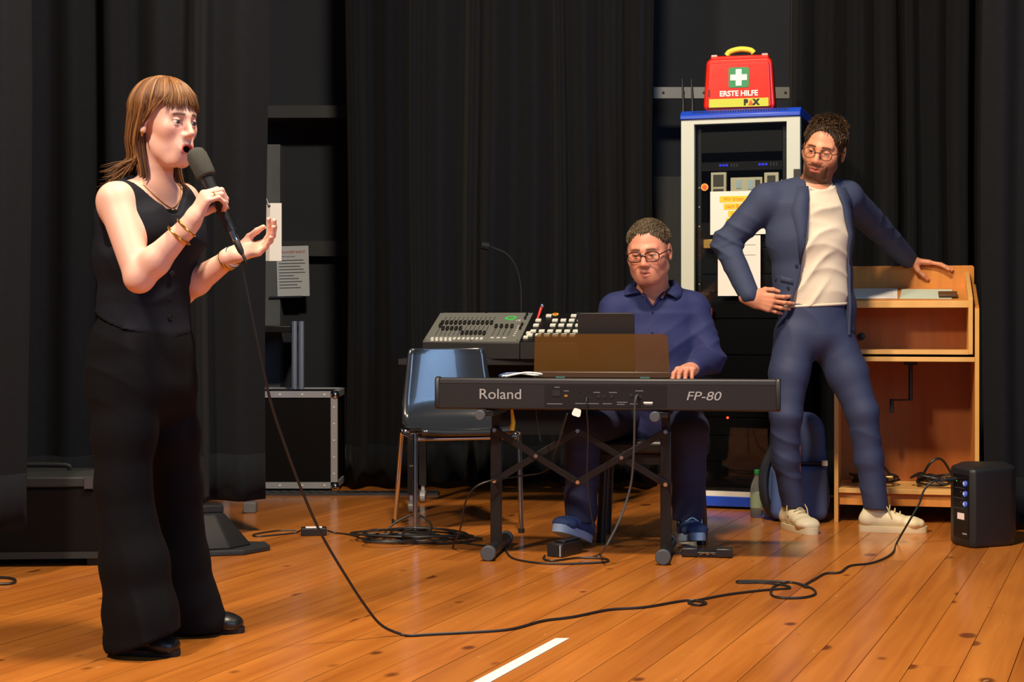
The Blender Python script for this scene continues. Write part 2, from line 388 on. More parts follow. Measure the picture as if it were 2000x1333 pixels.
# white lead coiled on the piano
wl = empty('white_lead', PW(.33, .05, .711), PY, 'white thin lead lying loosely on the piano top beside the music rest', 'cable')
MB().tube(spline([(-.06, .0, .004), (-.02, .02, .012), (.03, .01, .018), (.08, .02, .012), (.05, .045, .008), (-.01, .04, .014), (-.05, .03, .006), (-.075, .012, .004)], 6), .004, 8).build('lead', white, wl)
MB().tube(spline([(-.085, .01, .004), (-.06, .03, .012), (-.02, .03, .014)], 5), .006, 8).build('plug', M('blue_plug', (60, 80, 120), .4), wl)

# stand
st = empty('keyboard_stand', PW(.55, .2, 0), PY, 'black folding keyboard stand with crossed braces under the piano', 'stand')
S0 = .55
for x in (.21, .885):
    lx = x-S0
    MB().lohi((lx-.021, -.02, .045), (lx+.021, .02, .50)).build('leg', blk_m, st, bevel=.003)
    MB().lohi((lx-.016, -.014, .45), (lx+.016, .014, .575)).build('leg_inner', blk_m, st, bevel=.003)
    MB().lohi((lx-.02, -.19, .560), (lx+.02, .17, .585)).build('support_arm', blk_m, st, bevel=.004)
    MB().cyl((lx, -.19, .030), (lx, .235, .030), .024, n=14).build('foot', blk_m, st)
    for y in (-.205, .235):
        MB().cyl((lx, y, .030), (lx, y+.03, .030), .030, n=18).build('foot_cap', M('grey_rubber', (66, 70, 76), .6), st, bevel=.004)
    MB().cyl((lx-.03, -.215, .565), (lx-.03, -.19, .565), .021, n=18).build('adjusting_knob', M('grey_rubber', (66, 70, 76), .6), st, bevel=.004)
br = [((.21, .296), (.542, .4975)), ((.21, .4975), (.542, .296)), ((.542, .4975), (.886, .292)), ((.542, .296), (.886, .4975))]
for k, (a, b) in enumerate(br):
    a = Vector((a[0]-S0, -.03-.012*(k % 2), a[1])); b = Vector((b[0]-S0, -.03-.012*(k % 2), b[1])); d = b-a
    rot = Matrix.Rotation(-math.atan2(d.z, d.x), 3, 'Y')
    MB().box((a+b)/2, (d.length+.02, .006, .026), rot).build('brace', blk_m, st, bevel=.002)
for x, z in ((.21, .296), (.21, .4975), (.542, .4975), (.542, .296), (.376, .397), (.714, .395), (.886, .292), (.886, .4975)):
    MB().cyl((x-S0, -.052, z), (x-S0, -.02, z), .008, n=12).build('bolt', chrome, st)
yp = empty('cable_tie_plug', PW(.285, .12, .5), PY, 'small yellow cable plug hanging under the left end of the piano', 'plug')
MB().tube([(0, 0, 0), (.006, 0, .03), (.0, 0, .085)], [.011, .009, .005], 10).build('plug_body', M('yellow_plastic', (225, 190, 40), .4), yp)
MB().tube(spline([(0, 0, .08), (.0, 0, .10), (.03, .05, .092)], 5), .003, 6).build('cord', rubber, yp)

# ------------------------------------------------------------------ pedals
dp = empty('damper_pedal', G(1083, 1089), -32, 'black box sustain pedal under the pianist’s raised shoe', 'pedal')
MB().lohi((-.035, 0, 0), (.035, .16, .052)).build('housing', blk, dp, bevel=.004)
MB().lohi((-.03, -.0015, .004), (.026, .001, .047)).build('front_plate', M('pedal_front', (30, 32, 36), .35), dp)
MB().lohi((.024, -.003, .004), (.029, .0, .047)).build('trim_edge', alu, dp)
MB().lohi((-.022, .04, .052), (.022, .17, .060)).build('treadle', blk_m, dp, bevel=.003)
p3 = empty('pedal_unit', G(1382, 1090), -10, 'low black pedal unit on the floor beside the right stand foot', 'pedal')
MB().lohi((-.10, 0, 0), (.095, .10, .022)).build('base', blk, p3, bevel=.004)
for x in (-.07, .065):
    MB().lohi((x-.033, -.004, .004), (x+.03, .06, .036)).build('pedal_plate', M('pedal_front', (30, 32, 36), .35), p3, bevel=.004)
MB().lohi((-.03, .01, .02), (.03, .05, .028)).build('label_plate', blk_m, p3)
for k in range(2): MB().tube(spline([(-.03+k*.03, -.003, .012), (-.01+k*.02, -.006, .02), (.0+k*.03, -.003, .012)], 4), .002, 6).build('clip_wire', chrome, p3)

# ------------------------------------------------------------------ piano stool (mostly behind the pianist)
sl = empty('piano_stool', (.60, 6.98, 0), -8, 'black padded piano stool under the pianist', 'stool')
MB().lohi((-.24, -.17, .37), (.24, .17, .432)).build('seat_cushion', M('black_leatherette', (24, 23, 24), .4), sl, bevel=.02, seg=3)
MB().lohi((-.22, -.155, .33), (.22, .155, .37)).build('apron', blk_m, sl)
for sx in (-1, 1):
    for sy in (-1, 1):
        MB().tube([(sx*.195, sy*.13, .34), (sx*.21, sy*.14, 0)], .02, 10).build('leg', blk_m, sl)

# ------------------------------------------------------------------ chair
ch = empty('stacking_chair', (-.245, 7.33, 0), 15, 'chrome-legged chair with a dark glossy one-piece shell in front of the lighting desk', 'chair')
prof = [(-.215, .432, .41), (-.222, .442, .415), (-.20, .452, .42), (-.10, .446, .43), (.02, .440, .435), (.10, .446, .44), (.155, .468, .44), (.185, .51, .435), (.20, .58, .42), (.215, .68, .39), (.226, .77, .368), (.229, .795, .355), (.230, .803, .33)]
m = MB(); vs = []; nx = 14
for (y, z, wd) in prof:
    for k in range(nx+1):
        u = -1+2*k/nx; vs.append((u*wd/2, y-(abs(u)**2.5)*.02*(1 if z > .5 else 0), z+(abs(u)**3)*(.010 if z < .5 else 0)))
m.add(vs, [(i*(nx+1)+k, i*(nx+1)+k+1, (i+1)*(nx+1)+k+1, (i+1)*(nx+1)+k) for i in range(len(prof)-1) for k in range(nx)])
shellm = M('dark_glossy_laminate', (36, 40, 46), .22, coat=.7, spec=.7)
o = m.build('shell', shellm, ch, ang=180, solid=.011)
for sx in (-1, 1):
    MB().tube(spline([(sx*.237, -.222, 0), (sx*.232, -.20, .40), (sx*.228, -.185, .425), (sx*.2, -.17, .431)], 6), .011, 12).build('leg', chrome, ch)
    MB().tube(spline([(sx*.235, .245, 0), (sx*.222, .17, .39), (sx*.215, .15, .425), (sx*.19, .14, .431)], 6), .011, 12).build('leg', chrome, ch)
    MB().tube([(sx*.228, -.19, .420), (sx*.215, .155, .420)], .010, 10).build('side_rail', chrome, ch)
    MB().cyl((sx*.244, -.208, .30), (sx*.262, -.208, .30), .008, n=10).build('stacking_bumper', rubber, ch)
    for yy in (-.222, .245): MB().cyl((sx*.237, yy, 0), (sx*.237, yy, .02), .014, n=10).build('glide', rubber, ch)
MB().tube([(-.228, -.19, .418), (.228, -.19, .418)], .010, 10).build('front_rail', chrome, ch)
MB().tube([(-.215, .15, .418), (.215, .15, .418)], .010, 10).build('rear_rail', chrome, ch)

# ------------------------------------------------------------------ lighting desk on a black table
CY = -12
tb = empty('equipment_table', (-.03, 8.10, 0), -4, 'black wheeled equipment table carrying the lighting consoles', 'table')
MB().lohi((-.50, -.27, .715), (.60, .27, .745)).build('table_top', blk, tb, bevel=.003)
MB().lohi((-.46, .2, .35), (.56, .22, .715)).build('modesty_panel', M('matt_black', (14, 14, 15), .8), tb)
for sx in (-.44, .50):
    for sy in (-.22, .22):
        MB().lohi((sx-.018, sy-.018, .09), (sx+.018, sy+.018, .715)).build('leg', blk_m, tb)
        c = MB().tube([(sx, sy, .09), (sx, sy, .06)], .010, 8).build('castor', alu, tb)
        MB().cyl((sx-.012, sy, .03), (sx+.012, sy, .03), .03, n=16).build('wheel', M('castor_grey', (130, 134, 138), .35), c)
        MB().lohi((sx-.017, sy-.02, .03), (sx-.013, sy+.02, .065)).build('fork', chrome, c)
        MB().lohi((sx+.013, sy-.02, .03), (sx+.017, sy+.02, .065)).build('fork', chrome, c)
CO = Vector((-.432, 7.90, .745)); CW1 = .478; CW = 1.0; CDp = .345
ck = empty('lighting_console', CO, CY, 'grey fader lighting desk with a green letter logo and rows of black faders', 'lighting desk')
ck2 = empty('button_console', CO, CY, 'black sloping console with rows of white buttons beside the grey fader desk', 'console')
ZF, ZB = .0815, .222
MB().prism([(0, 0), (CDp, 0), (CDp, ZB-.004), (0, ZF-.004)], 0, CW1, 'x').build('housing', blk, ck, bevel=.002)
MB().prism([(0, 0), (CDp, 0), (CDp, ZB-.002), (0, ZF-.002)], CW1+.002, CW, 'x').build('housing', M('console_black', (18, 18, 19), .45), ck2, bevel=.002)
sl_ = (ZB-ZF)/CDp; SLEN = math.hypot(CDp, ZB-ZF); sa = math.atan(sl_)
RS = Matrix.Rotation(sa, 3, 'X')
def SU(u, v, h=0): return Vector((u, v*CDp, ZF+v*(ZB-ZF)))+RS @ Vector((0, 0, h))
def desk(m_, u, v, du, dv, h0, h1): return m_.box(SU(u, v, (h0+h1)/2), (du, dv*SLEN, h1-h0), RS)
plate = desk(MB(), CW1/2, .5, CW1-.004, .985, -.004, .0015).build('face_plate', M('grey_face', (122, 124, 118), .45, .2), ck)
for u in (.012, .24, CW1-.012):
    for v in (.03, .97): MB().cyl(SU(u, v, 0), SU(u, v, .004), .005, n=10).build('screw', chrome, plate)
slot = M('fader_slot', (40, 40, 40), .6); kn = M('fader_knob', (18, 18, 18), .4)
def fader(u, v0, v1, vk):
    s = desk(MB(), u, (v0+v1)/2, .003, v1-v0, 0, .0022).build('fader_slot', slot, plate)
    k = desk(MB(), u, vk, .013, .075, .002, .016).build('fader_knob', kn, s, bevel=.002)
rr_ = random.Random(3)
for k in range(12):
    fader(.047+k*.0226, .55, .84, .60)
    fader(.046+k*.0219, .20, .53, .50 if k == 0 else (.40 if k < 6 else .24+.03*rr_.random()))
    desk(MB(), .040+k*.0222, .10, .013, .06, .001, .004).build('flash_button', M('pale_key', (210, 212, 205), .5), plate)
for k in range(5): desk(MB(), .046+k*.0222, .04, .011, .05, .001, .004).build('flash_button', M('pale_key', (210, 212, 205), .5), plate)
for k in range(4): fader(.328+k*.0262, .20, .55, .48)
for k in range(3): desk(MB(), .335+k*.03, .13, .016, .03, .001, .003).build('key', M('pale_key', (210, 212, 205), .5), plate)
for v in (.9, .78, .55, .43): desk(MB(), .452, v, .009, .07, .001, .012).build('rocker', kn, plate)
for k in range(6): desk(MB(), .437, .2+k*.065, .010, .018, .001, .0025).build('print_line', M('pale_key', (210, 212, 205), .5), plate)
grn = M('logo_green', (60, 200, 80), .5)
t = text('Q', .062, grn, plate, SU(.372, .80, .002), (sa, 0, 0), shear=.2, xs=1.15, offset=.002)
t = text('12', .026, white, plate, SU(.418, .72, .002), (sa, 0, 0), shear=.2)
# gooseneck lamp of the desk
gn = [Vector((.60, .335, .215))]
nk = [P(1018, 600, 8.28), P(1017, 560, 8.28), P(1008, 522, 8.27), P(990, 497, 8.26), P(968, 486, 8.25), P(955, 482, 8.24)]
inv = (Matrix.Translation(CO) @ Matrix.Rotation(math.radians(CY), 4, 'Z')).inverted()
nk = [inv @ p for p in nk]
nb = Vector((nk[0].x, nk[0].y, .20)); lampn = MB().tube(spline([nb]+nk, 6), .0045, 8).build('gooseneck', rubber, ck2)
hd = inv @ P(946, 480, 8.23)
MB().tube([nk[-1], nk[-1].lerp(hd, .3), hd+(hd-nk[-1])*.9], [.008, .022, .020], 14).build('lamp_head', blk, lampn)
bpl = desk(MB(), (CW1+CW)/2, .5, CW-CW1-.006, .98, -.003, .001).build('face_plate', M('console_face', (16, 16, 17), .4), ck2)
wbt = M('white_button', (226, 228, 214), .45)
for r, v in enumerate((.20, .33, .53, .70, .86)):
    for c in range(11):
        if r == 4 and c in (0, 2, 3, 5): continue
        if r in (2, 3) and c == 1: continue
        u = CW1+.045+c*.0415-(.008 if r == 0 else 0)
        desk(MB(), u, v, .027, .062, .001, .010).build('push_button', wbt, bpl, bevel=.001)
for u, v in ((CW1+.022, .13), (CW1+.026, .27)): desk(MB(), u, v, .022, .06, .001, .009).build('push_button', wbt, bpl)
MB().lathe([(.016, 0), (.016, .003), (.0, .0032)], SU(CW1+.115, .93, .001), 16, RS).build('round_sticker', M('yellow_sticker', (232, 190, 60), .5), bpl)
MB().lathe([(.009, 0), (.009, .001), (.0, .0012)], SU(CW1+.115, .93, .0045), 12, RS).build('sticker_centre', M('red_sticker', (214, 80, 40), .5), bpl)
lv0 = SU(CW1+.035, .78, .0); lv = MB().tube([lv0, lv0+Vector((.012, .03, .055))], [.006, .008], 10).build('red_lever', M('red_plastic', (205, 40, 30), .4), bpl)
MB().ball(lv0+Vector((.015, .036, .066)), .012, 8).build('lever_tip', chrome, lv)
for u in (.70, .80, .95): MB().cyl(SU(u, .995, -.005), SU(u, .995, .006), .006, n=8).build('screw', chrome, bpl)

# ------------------------------------------------------------------ rack cabinet
RW = .588; RO = Vector((.839, 8.137, 0)); RYAW = -17.5
rk = empty('rack_cabinet', RO, RYAW, 'tall pale grey equipment rack with a blue top and dark glass front', 'rack')
RD = .46; RH = 1.925
for x in (0, RW-.066): MB().lohi((x, 0, .085), (x+.066, .05, RH)).build('stile', pale, rk, bevel=.003)
MB().lohi((.064, 0, RH-.024), (RW-.064, .05, RH)).build('top_rail', pale, rk)
MB().lohi((0, 0, .062), (RW, .05, .086)).build('bottom_rail', M('rail_white', (225, 226, 218), .4), rk)
MB().lohi((.0, -.004, .012), (RW, .05, .062)).build('plinth', blue_p, rk, bevel=.003)
MB().lohi((.02, .03, 0), (RW-.02, RD-.03, .012)).build('base', rubber, rk)
cap = MB().prism([(-.012, RH), (RD, RH), (RD, RH+.045), (.02, RH+.045), (-.012, RH+.02)], -.003, RW+.003, 'x').build('top_cap', blue_p, rk, bevel=.004)
for k in range(38):
    MB().box((.06+k*.0125, .004, RH+.0335), (.006, .004, .016), Matrix.Rotation(math.radians(-38), 3, 'X')).build('vent_slot', M('vent_dark_blue', (10, 26, 90), .6), cap)
sidem = M('rack_side_black', (16, 16, 17), .6)
for x in (0, RW-.012): MB().lohi((x, .05, .062), (x+.012, RD, RH)).build('side_panel', sidem, rk)
MB().lohi((.012, RD-.012, .062), (RW-.012, RD, RH)).build('back_panel', sidem, rk)
gl = bpy.data.materials.new('tinted_glass'); gl.use_nodes = True; nt = gl.node_tree
for n in list(nt.nodes): nt.nodes.remove(n)
out = nt.nodes.new('ShaderNodeOutputMaterial'); mxs = nt.nodes.new('ShaderNodeMixShader'); tr = nt.nodes.new('ShaderNodeBsdfTransparent')
gs = nt.nodes.new('ShaderNodeBsdfGlossy'); gs.inputs['Roughness'].default_value = .03; fr = nt.nodes.new('ShaderNodeFresnel'); fr.inputs[0].default_value = 1.45
tr.inputs[0].default_value = (.84, .86, .86, 1)
nt.links.new(fr.outputs[0], mxs.inputs[0]); nt.links.new(tr.outputs[0], mxs.inputs[1]); nt.links.new(gs.outputs[0], mxs.inputs[2]); nt.links.new(mxs.outputs[0], out.inputs[0])
MB().lohi((.066, .012, .088), (RW-.066, .016, RH-.024)).build('glass_door', gl, rk)
rl = M('rack_rail', (34, 34, 34), .5, .4)
for x in (.072, RW-.092):
    r_ = MB().lohi((x, .055, .09), (x+.02, .075, RH-.03)).build('mounting_rail', rl, rk)
    for k in range(36):
        if (k*7) % 5 < 3: MB().box((x+.010, .054, .15+k*.048), (.006, .003, .006)).build('rail_bolt', chrome if k % 2 else white, r_)
um = M('rack_unit_black', (7, 7, 8), .5, spec=.2)
def unit(z, h, m_=um, d=.05):
    return MB().lohi((.092, d, z), (RW-.092, RD-.05, z+h-.004)).build('rack_unit', m_, rk, bevel=.002)
ledb = M('blue_display', (30, 40, 255), .5, emit=.8)
zz = .10
for h in (.13, .13, .09, .13, .18, .18, .13, .09, .13, .13): unit(zz, h); zz += h
u = unit(1.67, .05)
for x in (.18, .375):
    d = MB().lohi((x, .047, 1.69), (x+.05, .05, 1.706)).build('display', M('display_dark', (14, 14, 40), .3), u)
    for k in range(3): MB().lohi((x+.004+k*.016, .0455, 1.693), (x+.014+k*.016, .047, 1.703)).build('digit', ledb, d)
    for k in range(6): MB().lohi((x+.062+(k % 3)*.014, .047, 1.692+(k//3)*.009), (x+.066+(k % 3)*.014, .05, 1.695+(k//3)*.009)).build('indicator', M('dim_white', (150, 150, 160), .5), u)
unit(1.76, .11)
beige = M('beige_module', (222, 216, 186), .5); dkg = M('module_window', (74, 72, 60), .4)
def module(x0, x1, z0, z1, wins):
    o = MB().lohi((x0, .022, z0), (x1, .05, z1)).build('module', beige, rk, bevel=.002)
    for a, b, c, d, mm in wins: MB().lohi((a, .019, c), (b, .023, d)).build('window', mm, o)
    return o
module(.146, .222, 1.50, 1.662, [(.158, .21, 1.592, 1.65, dkg), (.158, .21, 1.565, 1.58, dkg)])
lit = M('lit_window', (190, 215, 225), .3)
module(.244, .40, 1.50, 1.634, [(.272, .298, 1.58, 1.62, lit), (.33, .356, 1.575, 1.62, lit), (.366, .39, 1.58, 1.62, dkg)])
module(.41, .48, 1.50, 1.655, [(.425, .465, 1.59, 1.64, dkg)])
MB().cyl((.118, .004, 1.589), (.118, .011, 1.589), .0185, n=20).build('round_sticker', M('orange_sticker', (232, 160, 40), .5), rk)
MB().cyl((.118, .002, 1.589), (.118, .006, 1.589), .011, n=16).build('sticker_centre', M('red_sticker', (214, 80, 40), .5), rk)
MB().lohi((.113, -.006, 1.285), (.175, .012, 1.33)).build('lock_plate', M('brass', (150, 122, 62), .4, .7), rk, bevel=.003)
MB().lohi((.49, .04, 1.6), (.495, .05, 1.62)).build('indicator', lit, rk)
MB().cyl((.225, .045, .447), (.225, .05, .447), .006, n=10).build('red_indicator', M('red_led', (255, 60, 30), .4, emit=5), rk)
MB().lohi((.10, .0, .955), (.155, .012, .99)).build('red_tab', M('red_plastic', (205, 40, 30), .4), rk)
MB().lohi((RW-.03, -.012, 1.60), (RW+.004, .0, 1.665)).build('door_handle', blk, rk)
pp = MB().lohi((.146, .006, 1.3525), (.443, .0085, 1.566)).build('paper_notice', cream, rk); pp['label'] = 'landscape paper notice with orange highlighted lines'
om = M('highlight_orange', (250, 205, 60), .8); oi_ = M('orange_ink', (226, 130, 20), .8)
for k, (tx, ww) in enumerate((('Wir bitten darum,', .215), ('nach Benutzung', .175), ('ordentlich', .13), ('auszuschalten', .15))):
    z = 1.527-k*.036
    MB().lohi((.30-ww/2, .0045, z-.015), (.30+ww/2, .0062, z+.015)).build('highlight', om, pp)
    text(tx, .027, oi_, pp, (.30, .004, z), RX90, xs=.9, name='printed_line')
p2_ = MB().lohi((.184, .006, 1.05), (.394, .0085, 1.347)).build('paper_notice', cream, rk); p2_['label'] = 'portrait paper notice taped below the orange one'
for k in range(2): MB().lohi((.22, .0045, 1.30-k*.05), (.37, .0062, 1.302-k*.05)).build('printed_line', M('grey_ink', (150, 150, 150), .8), p2_)

# aerials behind the bag
for px_, lb in ((1335, 'left'), (1353, 'right')):
    q = P(px_, 214, 8.42); an = empty('aerial', (q.x, 8.42, RH+.0455), 0, 'thin black aerial standing on the rack behind the first aid bag, %s one of two' % lb, 'aerial')
    MB().cyl((0, 0, 0), (0, 0, .012), .022, n=14).build('foot', blk, an)
    MB().tube([(0, 0, .01), (0, 0, .08), (-.006, 0, .2)], [.011, .008, .004], 8).build('rod', blk, an)
# first aid bag
BA = Vector((0, 0, 0)); bo = rk.matrix_basis
bw = Matrix.Translation(RO) @ Matrix.Rotation(math.radians(RYAW), 4, 'Z')
bp0 = bw @ Vector((.272, .14, RH+.0455))
bag = empty('first_aid_bag', bp0, -13, 'red first aid bag with a white cross and yellow handle on top of the rack', 'first aid bag')
red = M('red_tarpaulin', (214, 36, 18), .28, coat=.3, bump=.05, bscale=14)
def rrect(w0, w1, h, r, n=5):
    pts = []
    for cx, cz, a0 in ((w0/2-r, r, -90), (w1/2-r, h-r, 0), (-w1/2+r, h-r, 90), (-w0/2+r, r, 180)):
        for k in range(n+1):
            a = math.radians(a0+90*k/n); pts.append((cx+r*math.cos(a), cz+r*math.sin(a)))
    return pts
MB().prism(rrect(.352, .325, .262, .03), -.07, .07, 'y').build('body', red, bag, bevel=.012, seg=3)
MB().prism(rrect(.318, .300, .225, .012), -.082, -.066, 'y').build('front_pocket', red, bag, bevel=.006, seg=3).location = (0, 0, .012)
MB().lohi((-.145, -.045, .255), (.145, .045, .278)).build('top_flap', red, bag, bevel=.008)
for x in (-.125, .125): MB().box((x, -.03, .278), (.03, .03, .012)).build('buckle', M('buckle_clear', (220, 180, 170), .2), bag, bevel=.003)
hp = spline([(-.068, 0, .285), (-.05, 0, .304), (0, 0, .315), (.05, 0, .308), (.068, 0, .293)], 5)
MB().tube(hp, .014, 12).build('handle', M('yellow_foam', (226, 216, 70), .6), bag)
for x in (-.072, .074): MB().tube([(x, 0, .27), (x*.9, 0, .292)], .007, 8).build('strap', blk, bag)
gq = MB().prism(rrect(.10, .10, .10, .01), -.0845, -.0815, 'y').build('green_square', M('sign_green', (22, 140, 82), .5), bag); gq.location = (.0, 0, .112)
cw = M('sign_white', (236, 240, 232), .5)
cr = MB().lohi((-.0145, -.0865, .121), (.0145, -.084, .203)).build('white_cross', cw, bag)
MB().lohi((-.041, -.0866, .1475), (.041, -.0842, .1765)).build('cross_arm', cw, cr)
text('ERSTE HILFE', .037, cw, bag, (0, -.0835, .082), RX90, offset=.0012, xs=.95)
yl = MB().lohi((-.146, -.0845, .016), (.146, -.0815, .058)).build('reflective_strip', M('lime_strip', (196, 204, 50), .4), bag)
text('P', .036, rubber, yl, (.035, -.0865, .037), RX90, offset=.003, name='print')
text('X', .036, rubber, yl, (.085, -.0865, .037), RX90, offset=.003, name='print')
MB().prism([(.046, .023), (.074, .023), (.060, .052)], -.087, -.085, 'y').build('print_triangle', M('print_orange', (226, 80, 30), .5), yl)
MB().lohi((-.15, -.084, .07), (-.142, -.082, .105)).build('zip_pull', blk, bag)

# ------------------------------------------------------------------ flight case, tubes
fcx1 = (659-1000)*8.84/F
fc = empty('flight_case', (fcx1-.31, 8.84, 0), 0, 'black flight case with aluminium edges standing beside the back curtain', 'flight case')
FW, FD, FH = .62, .5, .545
MB().lohi((-FW/2+.008, .008, .02), (FW/2-.008, FD-.008, FH-.008)).build('body', M('case_black', (9, 9, 11), .5, spec=.2), fc)
for x in (-1, 1):
    for y in (0, FD):
        sx = x*(FW/2-.018); MB().lohi((sx-.018, y-(.0 if y == 0 else .03), .02), (sx+.018, y+(.03 if y == 0 else 0), FH)).build('edge_profile', alu, fc)
for z in (.02, FH-.034):
    for y in (0, FD-.03): MB().lohi((-FW/2, y, z), (FW/2, y+.03, z+.034)).build('edge_profile', alu, fc)
    for x in (-FW/2, FW/2-.03): MB().lohi((x, .0, z), (x+.03, FD, z+.034)).build('edge_profile', alu, fc)
for x in (-1, 1):
    for z in (.028, FH-.022):
        for y in (.012, FD-.012): MB().ball((x*(FW/2-.014), y, z), .024, 8).build('corner_ball', chrome, fc)
for k in range(5):
    MB().cyl((-.24+k*.12, -.003, FH-.017), (-.24+k*.12, .002, FH-.017), .006, n=8).build('rivet', white, fc)
    MB().cyl((-.24+k*.12, -.003, .037), (-.24+k*.12, .002, .037), .006, n=8).build('rivet', white, fc)
    MB().cyl((FW/2-.018, -.003, .1+k*.09), (FW/2-.018, .002, .1+k*.09), .005, n=8).build('rivet', white, fc)
MB().lohi((-.06, .1, FH), (.06, .13, FH+.008)).build('recessed_handle', rubber, fc)
for x in (-.25, .25): MB().lohi((x-.03, .05, 0), (x+.03, .45, .02)).build('skid', rubber, fc)
gr = MB().lohi((-FW/2-.02, -.16, 0), (FW/2+.55, -.03, .012)).build('cable_ramp', M('ramp_grey', (70, 74, 80), .5, .4)); gr.location = fc.location
tag(gr, 'flat grey slotted metal strip on the floor in front of the flight case', 'floor strip')
for k in range(22): MB().box((-FW/2+.03+k*.05, -.095, .0125), (.02, .09, .002), Matrix.Rotation(.5, 3, 'Z')).build('slot', rubber, gr)
for x, lb in ((575, 'left'), (588.5, 'right')):
    q = P(x, 628, 9.08)
    o = MB().lathe([(.016, 0), (.016, q.z-FH), (.013, q.z-FH), (.013, q.z-FH-.01), (0.001, q.z-FH-.01)], (0, 0, 0), 18).build('metal_tube', M('steel_tube', (150, 160, 178), .3, .5), None)
    o.location = (q.x, 9.08, FH+.0005); tag(o, 'upright shiny steel tube on the flight case, %s one of the pair' % lb, 'tube')
q0 = P(519, 637, 9.5); q1 = P(568, 650, 9.5)
bk = MB().lohi((q0.x-.1, 9.5, q1.z), (q1.x, 9.95, q0.z)).build('wall_bracket', blk_m, bevel=.004); tag(bk, 'black metal bracket jutting from the grey board behind the tubes', 'bracket')

# ------------------------------------------------------------------ amplifier case and floor monitor at the left
ac = empty('amplifier_case', (-1.82, 6.2, 0), 4, 'black amplifier case with a grey lid half behind the left curtain', 'case')
MB().lohi((-.32, 0, .05), (.28, .38, .300)).build('body', M('case_dark_brown', (13, 11, 11), .6, spec=.12), ac, bevel=.006)
lid = MB().prism([(-.008, .300), (.39, .300), (.39, .338), (.05, .356), (-.008, .338)], -.328, .288, 'x').build('lid', M('lid_grey', (40, 42, 41), .6, spec=.25), ac, bevel=.006)
MB().tube(spline([(-.12, .12, .350), (-.11, .12, .372), (0, .12, .376), (.11, .12, .372), (.12, .12, .350)], 5), .009, 8).build('handle', rubber, lid)
MB().lohi((.20, -.014, .295), (.235, -.004, .342)).build('latch', M('dark_steel2', (80, 82, 84), .4, .6), lid)
MB().lohi((-.328, -.006, .03), (.288, .386, .055)).build('bottom_edge', M('lid_grey', (40, 42, 41), .6, spec=.25), ac)
for x in (-.27, .23):
    for y in (.05, .33): MB().lohi((x-.025, y-.03, 0), (x+.025, y+.03, .03)).build('foot', rubber, ac)
mo = empty('floor_monitor', (-1.22, 6.50, 0), 18, 'dark grey wedge floor unit behind the singer’s legs', 'stage monitor')
gmz = M('monitor_grey', (28, 29, 31), .6, spec=.25, bump=.04, bscale=200)
MB().prism([(-.22, -.05), (.15, -.05), (.27, .05), (.27, .16), (.10, .26), (-.22, .26)], 0, .022, 'z').build('base_plate', M('plate_grey', (40, 42, 44), .6, spec=.25), mo, bevel=.004)
m = MB(); bz = [(-.20, -.02), (.10, -.02), (.20, .08), (.20, .22), (-.20, .22)]; tz = [(-.20, .06), (.05, .06), (.09, .10), (.09, .20), (-.20, .20)]
m.add([(x, y, .022) for x, y in bz]+[(x, y, .155) for x, y in tz], [(4, 3, 2, 1, 0), (5, 6, 7, 8, 9)]+[(i, (i+1) % 5, 5+(i+1) % 5, 5+i) for i in range(5)])
MB.build(m, 'housing', gmz, mo, bevel=.008)
MB().lohi((-.06, .10, .155), (.09, .19, .185)).build('rear_block', gmz, mo, bevel=.004)
MB().ball((-.09, .10, .157), .012, 6).build('knob', M('brass', (150, 122, 62), .4, .7), mo)
MB().tube(spline([(-.02, .12, .17), (-.015, .10, .26), (-.06, .11, .30), (-.12, .13, .26), (-.2, .15, .17)], 6), .005, 8).build('lead', rubber, mo)
gb = MB().lohi((-.03, -.04, 0), (.03, .04, .05)).build('curtain_weight', M('weight_grey', (110, 112, 114), .6), bevel=.004); gb.location = G(487, 1003)+Vector((0, .04, 0))
tag(gb, 'small grey block on the floor below the curtain behind the singer', 'weight')

# ------------------------------------------------------------------ lectern
LY = -13; LO = Vector((1.484, 7.55, 0)); LW = .645; LD = .42
lc = empty('lectern', LO, LY, 'beech wood lectern with open shelves and a crank under its desk', 'lectern')
T = .02
for x in (0, LW-T):
    MB().prism([(0, 0), (LD, 0), (LD, 1.10), (.33, 1.10), (0, .985)], x, x+T, 'x').build('side_panel', wood, lc, bevel=.002)
    MB().prism([(-.002, 0), (.0, 0), (.0, .985), (-.002, .985)], x+.001, x+T-.001, 'x').build('edge_band', wood_edge, lc)
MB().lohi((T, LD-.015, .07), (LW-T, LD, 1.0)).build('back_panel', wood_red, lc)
MB().lohi((T, .01, .135), (LW-T, LD-.015, .157)).build('bottom_shelf', wood_edge, lc, bevel=.002)
MB().lohi((T, .03, .078), (LW-T, .05, .134)).build('kick_board', wood, lc, bevel=.002)
MB().lohi((T, .0, .742), (LW-T, LD-.015, .764)).build('middle_shelf', wood_edge, lc, bevel=.002)
i0, i1 = T+.008, LW-T-.008
for x in (i0, i1-T):
    MB().prism([(-.008, .776), (.36, .776), (.36, 1.155), (.33, 1.155), (-.008, 1.03)], x, x+T, 'x').build('desk_side', wood_edge, lc, bevel=.002)
MB().lohi((i0+T, -.008, .776), (i1-T, .36, .796)).build('desk_floor', wood_edge, lc)
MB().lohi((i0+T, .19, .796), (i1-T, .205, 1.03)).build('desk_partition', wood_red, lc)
MB().lohi((i0+T, -.008, .988), (i1-T, .012, 1.02)).build('front_rail', wood_edge, lc, bevel=.002)
top = MB().prism([(-.004, 1.004), (.345, 1.068), (.345, 1.086), (-.004, 1.022)], i0+T, i1-T, 'x').build('sloping_top', wood, lc)
MB().prism(rrect(LW-.012, LW-.012, .19, .012), .345, .363, 'y').build('back_board', wood, lc, bevel=.002).location = (LW/2, 0, 1.0)
